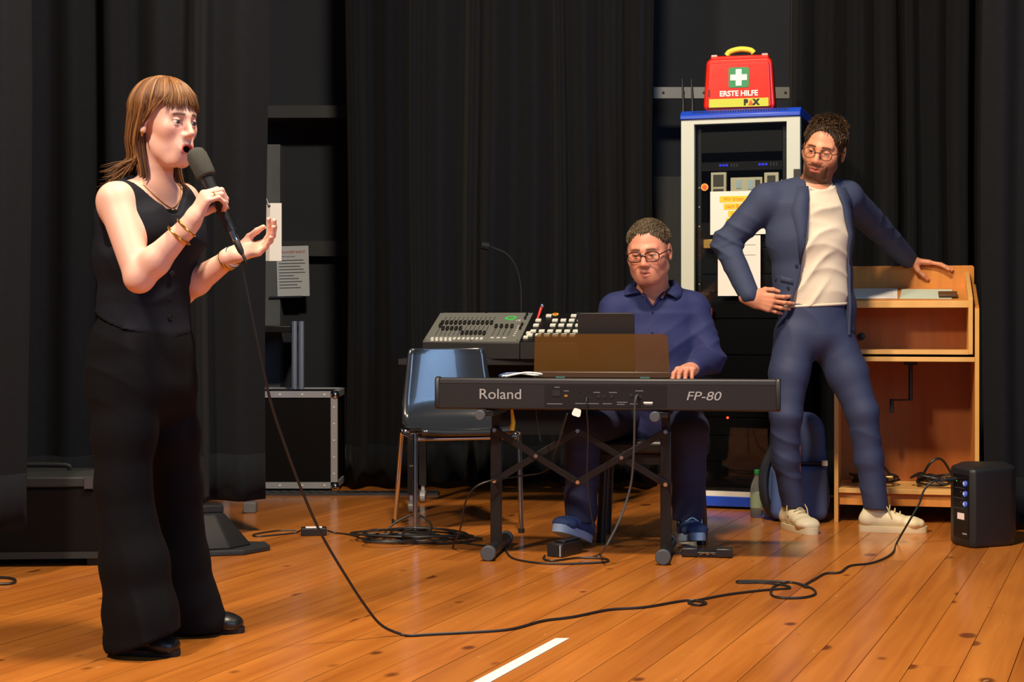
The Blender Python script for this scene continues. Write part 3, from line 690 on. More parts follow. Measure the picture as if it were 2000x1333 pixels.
kb = MB().lathe([(.006, 0), (.006, .02), (.018, .028), (.018, .036), (.006, .042)], (.12, .19, .855), 14, Matrix.Rotation(math.pi/2, 3, 'X')).build('knob', rubber, lc)
cx = .345
MB().lohi((cx-.03, .17, .722), (cx+.03, .23, .742)).build('crank_mount', rubber, lc)
ck_ = MB().cyl((cx, .20, .555), (cx, .20, .725), .010, n=12).build('crank_rod', M('dark_steel', (70, 72, 78), .3, .9), lc)
MB().tube([(cx, .20, .558), (cx-.088, .20, .556)], .004, 8).build('crank_arm', blk_m, ck_)
MB().cyl((cx-.086, .20, .562), (cx-.086, .20, .495), .010, n=12).build('crank_grip', rubber, ck_)
sa2 = math.atan2(.064, .349); RS2 = Matrix.Rotation(sa2, 3, 'X')
lcm = Matrix.Translation(LO) @ Matrix.Rotation(math.radians(LY), 4, 'Z')
def desk_item(name, x0, x1, y0, y1, h0, h1, mat, label, cat, rz=0):
    c = Vector(((x0+x1)/2, (y0+y1)/2, 1.0225+((y0+y1)/2+.004)*.1834+h0*1.02))
    e = empty(name, lcm @ c, LY, label, cat); e.rotation_euler = (lcm.to_3x3() @ RS2 @ Matrix.Rotation(rz, 3, 'Z')).to_euler()
    return e, (x1-x0), (y1-y0)/math.cos(sa2), h1-h0
e, a, b, c = desk_item('paper_sheets', .06, .285, .04, .30, .0005, .004, cream, 'white paper sheets lying on the lectern desk beside the man', 'papers')
MB().lohi((-a/2, -b/2, 0), (a/2, b/2, c)).build('sheet', cream, e); MB().lohi((-a/2+.01, -b/2+.012, c), (a/2-.02, b/2-.005, c+.001)).build('top_sheet', white, e)
e, a, b, c = desk_item('green_sheets', .30, .53, .03, .28, .0005, .003, cream, 'pale green paper sheets on the lectern desk under a brown wallet', 'papers', -.04)
MB().lohi((-a/2, -b/2, 0), (a/2, b/2, c)).build('sheet', M('pale_green_paper', (196, 208, 188), .8), e)
e, a, b, c = desk_item('wallet', .468, .552, .035, .135, .0045, .018, cream, 'small brown leather wallet on the lectern desk', 'wallet')
MB().lohi((-a/2, -b/2, 0), (a/2, b/2, c)).build('cover', M('brown_leather', (92, 62, 30), .5), e, bevel=.003); MB().lohi((-a/2+.001, -b/2-.0005, c*.4), (a/2-.001, -b/2+.002, c*.6)).build('fold_gap', rubber, e)
# cables coiled on the bottom shelf
cbl = M('cable_black', (26, 27, 28), .45)
def coil(cx_, cy_, rx, ry, turns, r, seed, zr=.004, z0=0):
    q = random.Random(seed); pts = []
    for k in range(int(turns*10)):
        a = 2*math.pi*k/10; s = 1+q.uniform(-.18, .18)
        pts.append((cx_+rx*s*math.cos(a), cy_+ry*s*math.sin(a), z0+r+q.uniform(0, zr)+zr*.35*k/10))
    return pts
for k, (cx_, rx, tn, sd, lb) in enumerate(((.18, .098, 4, 2, 'black cable coil lying at the left of the lectern’s bottom shelf'), (.465, .10, 4, 9, 'black cable coil with a plug at the right of the lectern’s bottom shelf'))):
    e = empty('cable_coil', lcm @ Vector((cx_, .2, .157)), LY, lb, 'cable', 'cable coils on the lectern shelf')
    MB().tube(spline(coil(0, 0, rx, .11, tn, .006, sd, .022), 4), .006, 8).build('cable', cbl, e)
    MB().tube(spline([(-rx*.8, 0, .02), (-rx*.3, -.02, .08+.03*k), (rx*.2, 0, .105+.02*k), (rx*.7, .03, .05), (rx*.95, .04, .02)], 6), .006, 8).build('cable_loop', cbl, e)
    MB().cyl((.03, -.09, .045), (.085, -.1, .045), .010, n=12).build('plug', M('gold_plug', (190, 160, 90), .35, .8), e)

# ------------------------------------------------------------------ loudspeaker
sp0 = Vector((1.935, 6.86, 0))
spk = empty('loudspeaker', sp0, 0, 'compact black portable loudspeaker standing on the floor in front of the lectern', 'loudspeaker')
def px(x, Y): return ((x-1000)*Y/F-sp0.x, Y-sp0.y)
foot = [px(1857, 6.86), px(1864, 6.80), px(1893, 6.70), px(1905, 6.685), px(1972, 6.76), px(1981, 6.79), px(1984, 6.86), px(1972, 7.0), px(1960, 7.04), px(1890, 7.06), px(1874, 7.02)]
def ring(s, z): return [(x*s, y*s, z) for x, y in foot]
n = len(foot); m = MB(); lev = [(.93, 0), (.985, .008), (1.0, .03), (1.0, .305), (.985, .318), (.90, .326), (.5, .330)]
vs = sum([ring(s, z) for s, z in lev], []); m.add(vs, [(i*n+k, i*n+(k+1) % n, (i+1)*n+(k+1) % n, (i+1)*n+k) for i in range(len(lev)-1) for k in range(n)]+[tuple(range(n-1, -1, -1)), tuple((len(lev)-1)*n+k for k in range(n))])
m.build('cabinet', M('speaker_black', (24, 25, 28), .5, bump=.06, bscale=500), spk, ang=50, bevel=.004)
pa, pb = Vector(px(1862.5, 6.806)+(0,)), Vector(px(1892.5, 6.70)+(0,)); dv = (pb-pa).normalized(); nv = Vector((dv.y, -dv.x, 0)); pl = (pb-pa).length
def onp(m_, u0, u1, z0, z1, d0, d1):
    c_ = pa+dv*((u0+u1)/2*pl)+nv*((d0+d1)/2)+Vector((0, 0, (z0+z1)/2))
    return m_.box(c_, ((u1-u0)*pl, abs(d1-d0), z1-z0), Matrix.Rotation(math.atan2(dv.y, dv.x), 3, 'Z'))
cp = onp(MB(), .04, .98, .04, .296, -.001, .003).build('control_panel', M('panel_gloss_black', (12, 11, 12), .25), spk)
for k in range(3):
    z = .262-k*.042
    kk = MB().cyl(pa+dv*(.83*pl)+Vector((0, 0, z)), pa+dv*(.83*pl)+nv*.010+Vector((0, 0, z)), .0115, n=16).build('control_knob', M('knob_blue_lit', (70, 100, 200), .4, emit=.25), cp)
    onp(MB(), .76, .84, z-.004, z+.006, .009, .0108).build('knob_mark', white, kk)
    onp(MB(), .06, .8, z-.0215, z-.0205, .002, .0035).build('divider', M('dim_print', (95, 97, 102), .6), cp)
    onp(MB(), .5, .56, z+.004, z+.007, .002, .0035).build('indicator', M('dim_red', (120, 70, 60), .5), cp)
onp(MB(), .08, .26, .266, .272, .002, .004).build('power_light', M('green_led', (30, 220, 90), .4, emit=2), cp)
onp(MB(), .30, .74, .112, .138, .002, .004).build('sticker', M('sticker_pink', (240, 226, 228), .6), cp)
onp(MB(), .62, .9, .052, .058, .002, .0035).build('printed_line', M('dim_print2', (150, 150, 150), .6), cp)
MB().tube([pa+dv*.02+Vector((0, 0, .274)), pa+dv*.02+nv*.03+Vector((-.02, 0, .274))], .010, 12).build('input_socket', rubber, cp)

# ------------------------------------------------------------------ backpack, bottle
bpk = empty('backpack', (1.335, 7.66, 0), -12, 'blue-grey backpack standing on the floor behind the man’s leg', 'backpack')
bm1 = M('blue_grey_nylon', (70, 92, 140), .6, bump=.08, bscale=90); bm2 = M('dark_nylon', (34, 34, 40), .6)
o = MB().prism(rrect(.30, .25, .50, .09, 6), -.08, .10, 'y').build('main_body', bm1, bpk, bevel=.04, seg=4)
o = MB().prism(rrect(.26, .25, .25, .04, 5), -.135, -.06, 'y').build('front_pocket', bm1, bpk, bevel=.03, seg=4); o.location = (.01, 0, .01)
MB().lohi((-.11, -.115, .268), (.13, -.075, .276)).build('zip', bm2, bpk)
MB().tube(spline([(-.12, -.06, .03), (-.15, -.085, .12), (-.148, -.08, .24), (-.10, -.07, .36)], 6), .022, 8).build('strap', bm2, bpk)
MB().lohi((.115, -.118, .262), (.14, -.09, .285)).build('zip_pull', cream, bpk)
bt = empty('water_bottle', G(1481, 1012)+Vector((0, .035, 0)), 0, 'clear plastic water bottle with a green cap beside the blue backpack', 'bottle')
pet = bpy.data.materials.new('clear_plastic'); pet.use_nodes = True; b = pet.node_tree.nodes['Principled BSDF']
b.inputs['Base Color'].default_value = (.80, .86, .84, 1); b.inputs['Roughness'].default_value = .08; b.inputs['Transmission Weight'].default_value = .85; b.inputs['IOR'].default_value = 1.2
MB().lathe([(.028, 0), (.0325, .006), (.0325, .05), (.031, .054), (.0325, .058), (.0325, .13), (.030, .15), (.016, .185), (.012, .192), (.012, .205)], (0, 0, 0), 20).build('bottle_body', pet, bt)
MB().lathe([(.0145, .203), (.0145, .220), (.012, .224), (.001, .224)], (0, 0, 0), 18).build('cap', M('green_cap', (30, 140, 60), .45), bt)
MB().lathe([(.0332, .045), (.0332, .11), (.0328, .11), (.0328, .045)], (0, 0, 0), 20).build('label_wrap', M('bottle_label', (150, 170, 140), .6), bt)

# ------------------------------------------------------------------ power adapter and floor cables
pa_ = empty('power_adapter', G(613, 1046), 8, 'small black power adapter box on the floor with cords at both ends', 'power adapter')
MB().lohi((-.055, -.03, 0), (.055, .03, .034)).build('housing', blk, pa_, bevel=.004)
MB().lohi((-.035, -.022, .034), (.035, .022, .0352)).build('rating_label', cream, pa_)
def fl(pts, r=.0035, dz=0): return [G(x, y)+Vector((0, 0, r+dz)) for x, y in pts]
def cord(name, pts, r, label, mat=cbl, n=8, seg=7):
    o = MB().tube(spline(pts, seg), r, n).build(name, mat); tag(o, label, 'cable'); return o
cord('adapter_cord', [G(587, 1044)+Vector((0, .0, .016))]+fl([(575, 1043), (540, 1047), (502, 1050), (497, 1046), (540, 1039), (578, 1038)]), .0035, 'thin black cord doubling back left of the power adapter')
cord('mains_cable', [G(640, 1044)+Vector((0, .0, .014))]+fl([(655, 1043), (680, 1046), (696, 1050)]), .004, 'short black cable from the power adapter to the tangle by the chair')
q = random.Random(5); pile = []
for k in range(44):
    a = k*.62*2; s = q.uniform(.45, 1.1); pile.append(G(800, 1056)+Vector((.20*s*math.cos(a)+.10*math.sin(k*.37), .16*s*math.sin(a), .005+.0008*k)))
tang = cord('tangled_cable', pile, .0045, 'tangled pile of black cable on the floor in front of the chair', seg=5)
loop_ = fl([(713, 1062), (730, 1054), (748, 1046)])+[G(772, 1044)+Vector((0, 0, .05)), G(812, 1044)+Vector((0, 0, .085)), G(842, 1048)+Vector((0, 0, .05))]+fl([(832, 1060), (800, 1068), (760, 1071), (722, 1070), (710, 1066), (740, 1060), (800, 1062)], dz=.02)
MB().tube(spline(loop_, 7), .0045, 8).build('loop', cbl, tang)
MB().tube(spline(fl([(880, 1056), (905, 1063), (935, 1067), (950, 1069)]), 6), .004, 8).build('free_end', cbl, tang)
cord('pedal_lead', fl([(890, 1075), (884, 1072)])+[P(900, 1030, 6.55), P(908, 985, 6.5), P(925, 955, 6.45), PW(.2, .12, .30), PW(.30, .22, .31), PW(.40, .24, .33), PW(.46, .1, .42), PW(.52, -.012, .575)], .0035, 'thin black lead rising from the floor past the left stand leg')
cord('damper_lead', fl([(985, 1073), (1000, 1092), (1040, 1101), (1090, 1104), (1140, 1103), (1185, 1100), (1180, 1094), (1130, 1092), (1080, 1098), (1062, 1094), (1064, 1088)], .004), .004, 'black lead looping on the floor in front of the sustain pedal')
cord('headphone_lead', [PW(.79, -.006, .648), PW(.785, -.025, .642), PW(.78, -.03, .60), PW(.775, 0, .45), PW(.76, .03, .30), PW(.72, .0, .17), PW(.67, -.06, .07)]+fl([(1172, 1085), (1160, 1091)], .0045), .0045, 'grey-black lead hanging from the back of the piano to the floor', M('cable_grey', (62, 64, 66), .45))
cord('short_lead', [PW(.595, -.008, .64), PW(.594, -.014, .60), PW(.597, .02, .50), PW(.59, .05, .33), PW(.60, .08, .2), PW(.612, .1, .12)], .0028, 'thin black lead hanging down in front of the pianist’s left shin')
cord('dangling_lead', [PW(.385, .10, .592), PW(.386, .10, .55), PW(.395, .1, .50), PW(.402, .1, .46)], .003, 'short thin lead dangling under the piano left of centre')
cord('left_edge_cable', fl([(-40, 1131), (-5, 1131), (22, 1133), (30, 1138), (20, 1143), (-30, 1145)], .005), .005, 'black cable loop on the floor at the left picture edge')
wt = MB().prism(rrect(.034, .03, .03, .008), -.001, .001, 'y').build('white_tag', white); wt.location = PW(.553, -.02, .566); wt.rotation_euler = (0, .3, math.radians(PY))
tag(wt, 'small white tag hanging under the middle of the piano', 'tag')

# ------------------------------------------------------------------ implicit-surface modelling for figures
A = lambda v: np.array(v, dtype=np.float64)
def unit(v): v = A(v); return v/np.linalg.norm(v)
class Field:
    """smooth union / subtraction of tapered elliptical capsules"""
    def __init__(s): s.ops = []
    def seg(s, a, b, r1, r2=None, k=.02, ax=None, op='+', fn=None):
        a, b = A(a), A(b); r2 = r1 if r2 is None else r2
        r1 = (r1, r1) if np.isscalar(r1) else r1; r2 = (r2, r2) if np.isscalar(r2) else r2
        L = np.linalg.norm(b-a); w = (b-a)/L if L > 1e-7 else None
        if w is None:
            w = A((0, 0, 1)) if ax is None else unit(np.cross(ax, (0.31, 0.2, .9)))
        x = A((1, 0, 0)) if ax is None else A(ax)
        x = x-w*(x@w)
        if np.linalg.norm(x) < 1e-4: x = np.cross(w, (0, 1, 0.1))
        x = unit(x); y = np.cross(w, x)
        s.ops.append((op, a, b, L, w, x, y, r1, r2, k, max(r1+r2))); return s
    def ell(s, c, M3, r, k=.015, op='+'):
        s.ops.append((op+'e', A(c), M3, A(r), k)); return s
    def fn(s, f, c, R, k=.004, op='+'):
        s.ops.append((op+'f', f, A(c), R, k)); return s
    def dist(s, o, p):
        if o[0][1:] == 'e':
            q = (p-o[1]) @ o[2]; n = np.sqrt(((q/o[3])**2).sum(1)); return (n-1)*o[3].min()
        if o[0][1:] == 'f': return o[1](p)
        _, a, b, L, w, x, y, r1, r2, k, rm = o
        d = p-a
        if L > 1e-7:
            t = np.clip((d @ w)/L, 0, 1); d = d-np.outer(t*L, w)
        else: t = np.zeros(len(p))
        ra = r1[0]+(r2[0]-r1[0])*t; rb = r1[1]+(r2[1]-r1[1])*t; m = np.minimum(ra, rb)
        return (np.sqrt(((d @ x)/ra)**2+((d @ y)/rb)**2+((d @ w)/m)**2)-1)*m
    def ball(s, o):
        if o[0][1:] == 'e': return o[1], o[3].max()
        if o[0][1:] == 'f': return o[2], o[3]
        return (o[1]+o[2])/2, o[3]/2+o[10]
    def eval(s, p, cull=True):
        d = np.full(len(p), 1.0)
        for o in s.ops:
            k = o[9] if len(o) == 11 else o[4]
            if cull:
                c, R = s.ball(o); q = p-c; idx = np.nonzero((q*q).sum(1) < (R+.045+k)**2)[0]
                if len(idx) == 0: continue
                ds = s.dist(o, p[idx]); dd = d[idx]
            else: ds = s.dist(o, p); dd = d
            if o[0][0] == '-': ds = -ds; h = np.maximum(k-np.abs(dd-ds), 0)/k; r = np.maximum(dd, ds)+h*h*k/4
            else: h = np.maximum(k-np.abs(dd-ds), 0)/k; r = np.minimum(dd, ds)-h*h*k/4
            if cull: d[idx] = r
            else: d = r
        return d

def surface(fn, lo, hi, res, skip=()):
    """naive surface nets on a sparse grid; fn(p, cull) -> signed distance"""
    lo, hi = A(lo), A(hi); B = 6
    nb = np.ceil((hi-lo)/(res*B)).astype(int); n = nb*B+1
    g = [np.arange(k) for k in nb]
    bi = np.stack(np.meshgrid(*g, indexing='ij'), -1).reshape(-1, 3)
    dc = fn(lo+(bi+.5)*res*B, False)
    act = np.abs(dc) < res*B*1.15+.004
    V = np.ones(tuple(n), np.float32)
    ins = bi[(dc < 0)]
    for b in ins: V[b[0]*B:b[0]*B+B+1, b[1]*B:b[1]*B+B+1, b[2]*B:b[2]*B+B+1] = -1
    mask = np.zeros(tuple(n), bool)
    for b in bi[act]: mask[b[0]*B:b[0]*B+B+1, b[1]*B:b[1]*B+B+1, b[2]*B:b[2]*B+B+1] = True
    idx = np.argwhere(mask); val = np.empty(len(idx))
    for i in range(0, len(idx), 400000): val[i:i+400000] = fn(lo+idx[i:i+400000]*res, True)
    V[mask] = val
    sg = V < 0
    cs = [sg[i:n[0]-1+i, j:n[1]-1+j, k:n[2]-1+k] for i in (0, 1) for j in (0, 1) for k in (0, 1)]
    ssum = sum(c.astype(np.int8) for c in cs); cell = (ssum > 0) & (ssum < 8)
    ci = np.argwhere(cell); vid = np.full(cell.shape, -1, np.int32); vid[cell] = np.arange(len(ci))
    acc = np.zeros((len(ci), 3)); cnt = np.zeros(len(ci))
    cor = [(i, j, k) for i in (0, 1) for j in (0, 1) for k in (0, 1)]
    for a in range(8):
        for b in range(a+1, 8):
            df = A(cor[b])-A(cor[a])
            if np.abs(df).sum() != 1: continue
            va = V[ci[:, 0]+cor[a][0], ci[:, 1]+cor[a][1], ci[:, 2]+cor[a][2]]; vb = V[ci[:, 0]+cor[b][0], ci[:, 1]+cor[b][1], ci[:, 2]+cor[b][2]]
            m = (va < 0) != (vb < 0); t = np.where(m, va/np.where(m, va-vb, 1), 0)
            acc += np.where(m[:, None], A(cor[a])+t[:, None]*df, 0); cnt += m
    verts = lo+(ci+acc/cnt[:, None])*res
    faces = []
    for ax in range(3):
        u, v = [(1, 2), (2, 0), (0, 1)][ax]
        sl0 = [slice(None)]*3; sl1 = [slice(None)]*3; sl0[ax] = slice(0, -1); sl1[ax] = slice(1, None)
        ch = sg[tuple(sl0)] != sg[tuple(sl1)]; e = np.argwhere(ch)
        ok = (e[:, u] > 0) & (e[:, v] > 0) & (e[:, u] < n[u]-1) & (e[:, v] < n[v]-1); e = e[ok]
        if not len(e): continue
        du = np.zeros(3, int); du[u] = 1; dv = np.zeros(3, int); dv[v] = 1
        q = [vid[tuple((e-k).T)] for k in (0*du, du, du+dv, dv)]
        f = np.stack(q, 1); neg = sg[tuple(e.T)]
        f = np.where(neg[:, None], f, f[:, ::-1]); faces.append(f)
    faces = np.concatenate(faces); faces = faces[(faces >= 0).all(1)]
    if skip:
        c = verts[faces].mean(1); keep = np.ones(len(c), bool)
        for l, h in skip: keep &= ~((c > A(l)) & (c < A(h))).all(1)
        faces = faces[keep]
    return verts, faces
def np_mesh(name, verts, faces, mat, parent=None, col=None, clean=True):
    used = np.unique(faces); rm = np.full(len(verts), -1); rm[used] = np.arange(len(used)); verts = verts[used]; faces = rm[faces]
    me = bpy.data.meshes.new(name); me.vertices.add(len(verts)); me.vertices.foreach_set('co', verts.astype(np.float32).ravel())
    me.loops.add(faces.size); me.loops.foreach_set('vertex_index', faces.astype(np.int32).ravel())
    me.polygons.add(len(faces)); me.polygons.foreach_set('loop_start', np.arange(0, faces.size, 4, dtype=np.int32))
    me.update(calc_edges=True); me.shade_smooth()
    if col is not None:
        c = me.color_attributes.new('col', 'FLOAT_COLOR', 'POINT'); rgba = np.ones((len(verts), 4), np.float32); rgba[:, :3] = col(verts)
        c.data.foreach_set('color', rgba.ravel())
    return mesh_obj(name, me, mat, parent)
def multi(regions):
    vs, fs, o = [], [], 0
    for v, f in regions: vs.append(v); fs.append(f+o); o += len(v)
    return np.concatenate(vs), np.concatenate(fs)
def folds(p, f, amp, dirs, seed=0):
    """cloth wrinkles: warped sine ridges along given directions"""
    r = np.random.RandomState(seed); out = np.zeros(len(p))
    wz = np.stack([np.sin(p @ r.normal(0, 9, 3)+r.uniform(0, 6)) for _ in range(3)], 1)
    for d, w in dirs:
        ph = (p @ unit(d))*f+1.5*wz[:, 0]+.9*wz[:, 1]
        m = np.clip(.45+.75*np.sin(p @ r.normal(0, 8, 3)+r.uniform(0, 6)), 0, 1)
        out -= w*m*((1-np.abs(np.sin(ph)))**1.6-.25)
    return amp*out

def attr_mat(name, rough, sss=0, bump=0, bscale=300, spec=.4):
    m = bpy.data.materials.new(name); m.use_nodes = True; nt = m.node_tree; b = nt.nodes['Principled BSDF']
    a = nt.nodes.new('ShaderNodeAttribute'); a.attribute_name = 'col'; nt.links.new(a.outputs[0], b.inputs['Base Color'])
    b.inputs['Roughness'].default_value = rough; b.inputs['Specular IOR Level'].default_value = spec
    if sss: b.inputs['Subsurface Weight'].default_value = sss; b.inputs['Subsurface Radius'].default_value = (.012, .005, .003); b.inputs['Subsurface Scale'].default_value = .6
    if bump:
        n = nt.nodes.new('ShaderNodeTexNoise'); n.inputs['Scale'].default_value = bscale; bp = nt.nodes.new('ShaderNodeBump'); bp.inputs['Strength'].default_value = bump; bp.inputs['Distance'].default_value = .003
        tc = nt.nodes.new('ShaderNodeTexCoord'); nt.links.new(tc.outputs['Object'], n.inputs['Vector']); nt.links.new(n.outputs[0], bp.inputs['Height']); nt.links.new(bp.outputs[0], b.inputs['Normal'])
    return m
SKIN = attr_mat('skin', .48, .12, .06, 250)
HAIR = attr_mat('hair', .5, 0, 0, spec=.35)

class Head:
    def __init__(s, c, yaw, pitch=0, roll=0, size=1.0, mouth=0, female=False, fat=1.0, lid=.0030):
        s.c = A(c); s.k = size
        R = Matrix.Rotation(math.radians(yaw), 3, 'Z') @ Matrix.Rotation(math.radians(-pitch), 3, 'X') @ Matrix.Rotation(math.radians(roll), 3, 'Y')
        # base frame: right=-X, forward=-Y, up=Z ; yaw>0 turns the face towards +X
        Bm = Matrix(((-1, 0, 0), (0, -1, 0), (0, 0, 1)))
        s.M = np.array(R @ Bm); s.mouth = mouth; s.female = female; s.fat = fat; s.lid = lid
    def w(s, x, y, z): return s.c+s.M @ (A((x, y, z))*s.k)
    def loc(s, p): return ((p-s.c) @ s.M)/s.k
    def build(s, f):
        k = s.k; w = s.w; E = lambda c, r, kk=.02, op='+': f.ell(w(*c), s.M, A(r)*k, kk*k, op)
        S = lambda a, b, r1, r2=None, kk=.012, op='+': f.seg(w(*a), w(*b), r1*k, (r1 if r2 is None else r2)*k, kk*k, None, op)
        fat = s.fat; jd = s.mouth*.016
        E((0, -.014, .034), (.077, .097, .084), .02)
        E((0, .026, -.022), ((.064 if not s.female else .0575)*fat, .064, .082), .03)
        E((0, .030, -.070-jd*.6), (.054*fat if not s.female else .049, .052, .040), .03)
        S((-.014, .070, -.098-jd), (.014, .070, -.098-jd), .017 if not s.female else .0145, None, .025)
        for q in (-1, 1):
            S((q*(.052 if not s.female else .040)*fat, .004, -.062-jd*.4), (q*(.028 if not s.female else .022), .052, -.096-jd), .016 if not s.female else .013, .016 if not s.female else .013, .03)
            E((q*(.043 if not s.female else .039), .056, -.022), (.023, .020, .022) if not s.female else (.021, .019, .02), .03)
            S((q*.010, .086, .022), (q*.040, .072, .024), .010 if not s.female else .007, .009 if not s.female else .007, .016)
            E((q*.031, .102, .001), (.019, .016, .0125), .012, '-')
            c = w(q*.031, .0765, .0)
            rl = .0148*k
            up = s.M[:, 2]
            f.fn(lambda p, c=c: np.maximum(np.linalg.norm(p-c, axis=1)-rl, s.lid*k-((p-c) @ up)), c, rl, .002)
            f.fn(lambda p, c=c: np.maximum(np.linalg.norm(p-c, axis=1)-rl*.985, ((p-c) @ up)+.0048*k), c, rl, .002)
            E((q*(.0115 if not s.female else .0090), .096, -.037), (.0085, .0105, .0075) if not s.female else (.0065, .010, .006), .009)
            E((q*.008, .101, -.0435), (.0035, .005, .003), .003, '-')
            # ear
            E((q*.080, -.012, -.006), (.0085, .019, .031), .006); E((q*.0875, -.008, -.002), (.006, .011, .020), .005, '-')
            E((q*.081, -.004, -.030), (.006, .009, .009), .005)
        S((0, .088, .012), (0, .1075 if not s.female else .112, -.030), .0078 if not s.female else .0062, .0105 if not s.female else .0082, .014)
        zm = -.066
        if s.mouth > 0:
            E((0, .086, zm-.004-jd*.5), (.030, .014, .026+jd*.5), .016)
            hw, hh = .0190, .0055+.0075*s.mouth; zc = zm-.006-jd*.35
            ring = [(hw*math.cos(a), .0955-.35*abs(hw*math.cos(a))**1.0*.55, zc+hh*math.sin(a)) for a in np.linspace(0, 2*math.pi, 13)]
            for a, b in zip(ring[:-1], ring[1:]): S(a, b, .0055, None, .006)
            E((0, .098, zc), (hw*.82, .030, hh*.80), .004, '-')
            s.mz = zc; s.mh = hh
        else:
            E((0, .084, zm), (.028, .013, .022), .018)
            S((-.020, .087, zm), (0, .0965, zm+.0035), .0048, .0055, .006); S((.020, .087, zm), (0, .0965, zm+.0035), .0048, .0055, .006)
            S((-.018, .086, zm-.008), (0, .0945, zm-.0095), .005, .0062, .006); S((.018, .086, zm-.008), (0, .0945, zm-.0095), .005, .0062, .006)
            S((-.017, .0985, zm-.003), (.017, .0985, zm-.003), .0028, None, .004, '-')
            s.mz = zm-.003; s.mh = .006
    def colour(s, base, lips, brow=None, beard=None, blush=.0):
        base, lips = A(lin(base)), A(lin(lips))
        def fn(v):
            q = s.loc(v); x, y, z = q[:, 0], q[:, 1], q[:, 2]; out = np.tile(base, (len(v), 1))
            near = (np.abs(x) < .12) & (z > -.14) & (z < .16)
            def mix(c, m): m = (np.clip(m, 0, 1)*near)[:, None]; out[:] = out*(1-m)+A(c)*m
            if blush: mix(base*A((1.05, .72, .70)), blush*np.exp(-(((np.abs(x)-.043)/.02)**2+((z+.028)/.02)**2))*(y > .02))
            mix(base*A((1.0, .78, .72)), .5*np.exp(-((x/.02)**2+((z+.034)/.014)**2))*(y > .07))
            if beard is not None:
                bc = A(lin(beard)); nz = np.random.RandomState(4).uniform(0, 1, len(v))
                jawl = 1/(1+np.exp(-((-.055+.50*np.maximum(np.abs(x)-.03, 0)-z)/.005)))
                must = np.exp(-(((z-s.mz-.016)/.007)**2))*(np.abs(x) < .033)
                cheek = np.clip((np.abs(x)-.052)/.01, 0, 1)*(y < .05)*(y > .0)*(z < .02)
                mix(bc, (.96*np.maximum(np.maximum(jawl*np.clip((y+.0)/.03, 0, 1)*np.where(np.abs(x) > .045, .75, 1), must), .7*cheek)*(.88+.12*nz))*(z > -.128))
            er = np.sqrt((np.abs(x)-.031)**2+(y-.0765)**2+z**2)
            mix(A(lin((58, 36, 28))), .9*np.exp(-(((z-s.lid-.0004)/.0013)**2))*(np.abs(er-.0146) < .0016)*(y > .07))
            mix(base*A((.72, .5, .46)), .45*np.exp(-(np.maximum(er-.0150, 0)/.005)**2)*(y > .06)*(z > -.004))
            lip = np.exp(-(np.maximum(np.abs(z-s.mz)-s.mh*.8, 0)/.0050)**2)*np.clip((.024-np.abs(x))/.004, 0, 1)*(y > .078)
            mix(lips, .85*lip)
            if s.mouth > 0:
                ins = (((x/.0165)**2+((z-s.mz)/(s.mh*.86))**2) < 1) & (y < .090) & (y > .03); mix((.035, .006, .006), ins*1.0)
            if brow is not None:
                zb = .0235-.10*np.maximum(np.abs(x)-.032, 0)**1.0*2.2
                mix(A(lin(brow)), .97*np.exp(-((z-zb)/.0044)**4)*np.clip((np.abs(x)-.010)/.004, 0, 1)*np.clip((.050-np.abs(x))/.006, 0, 1)*(y > .05))
            return out
        return fn
    def eyes(s, parent, iris=(60, 45, 30), lid=True):
        for q in (-1, 1):
            c = s.w(q*.031, .0765, 0); k = s.k
            e = MB().ball((0, 0, 0), .0128*k, 10).build('eye', M('eye_white', (225, 218, 212), .2), parent, ang=180); e.location = c
            fw = Vector(s.M[:, 1]); d = Matrix(s.M.tolist())
            iv = MB().lathe([(.0070*k, .0108*k), (.0058*k, .0121*k), (.0001, .0133*k)], (0, 0, 0), 16).build('iris', M('iris_%d' % iris[0], iris, .1), e); iv.rotation_euler = fw.to_track_quat('Z', 'Y').to_euler()

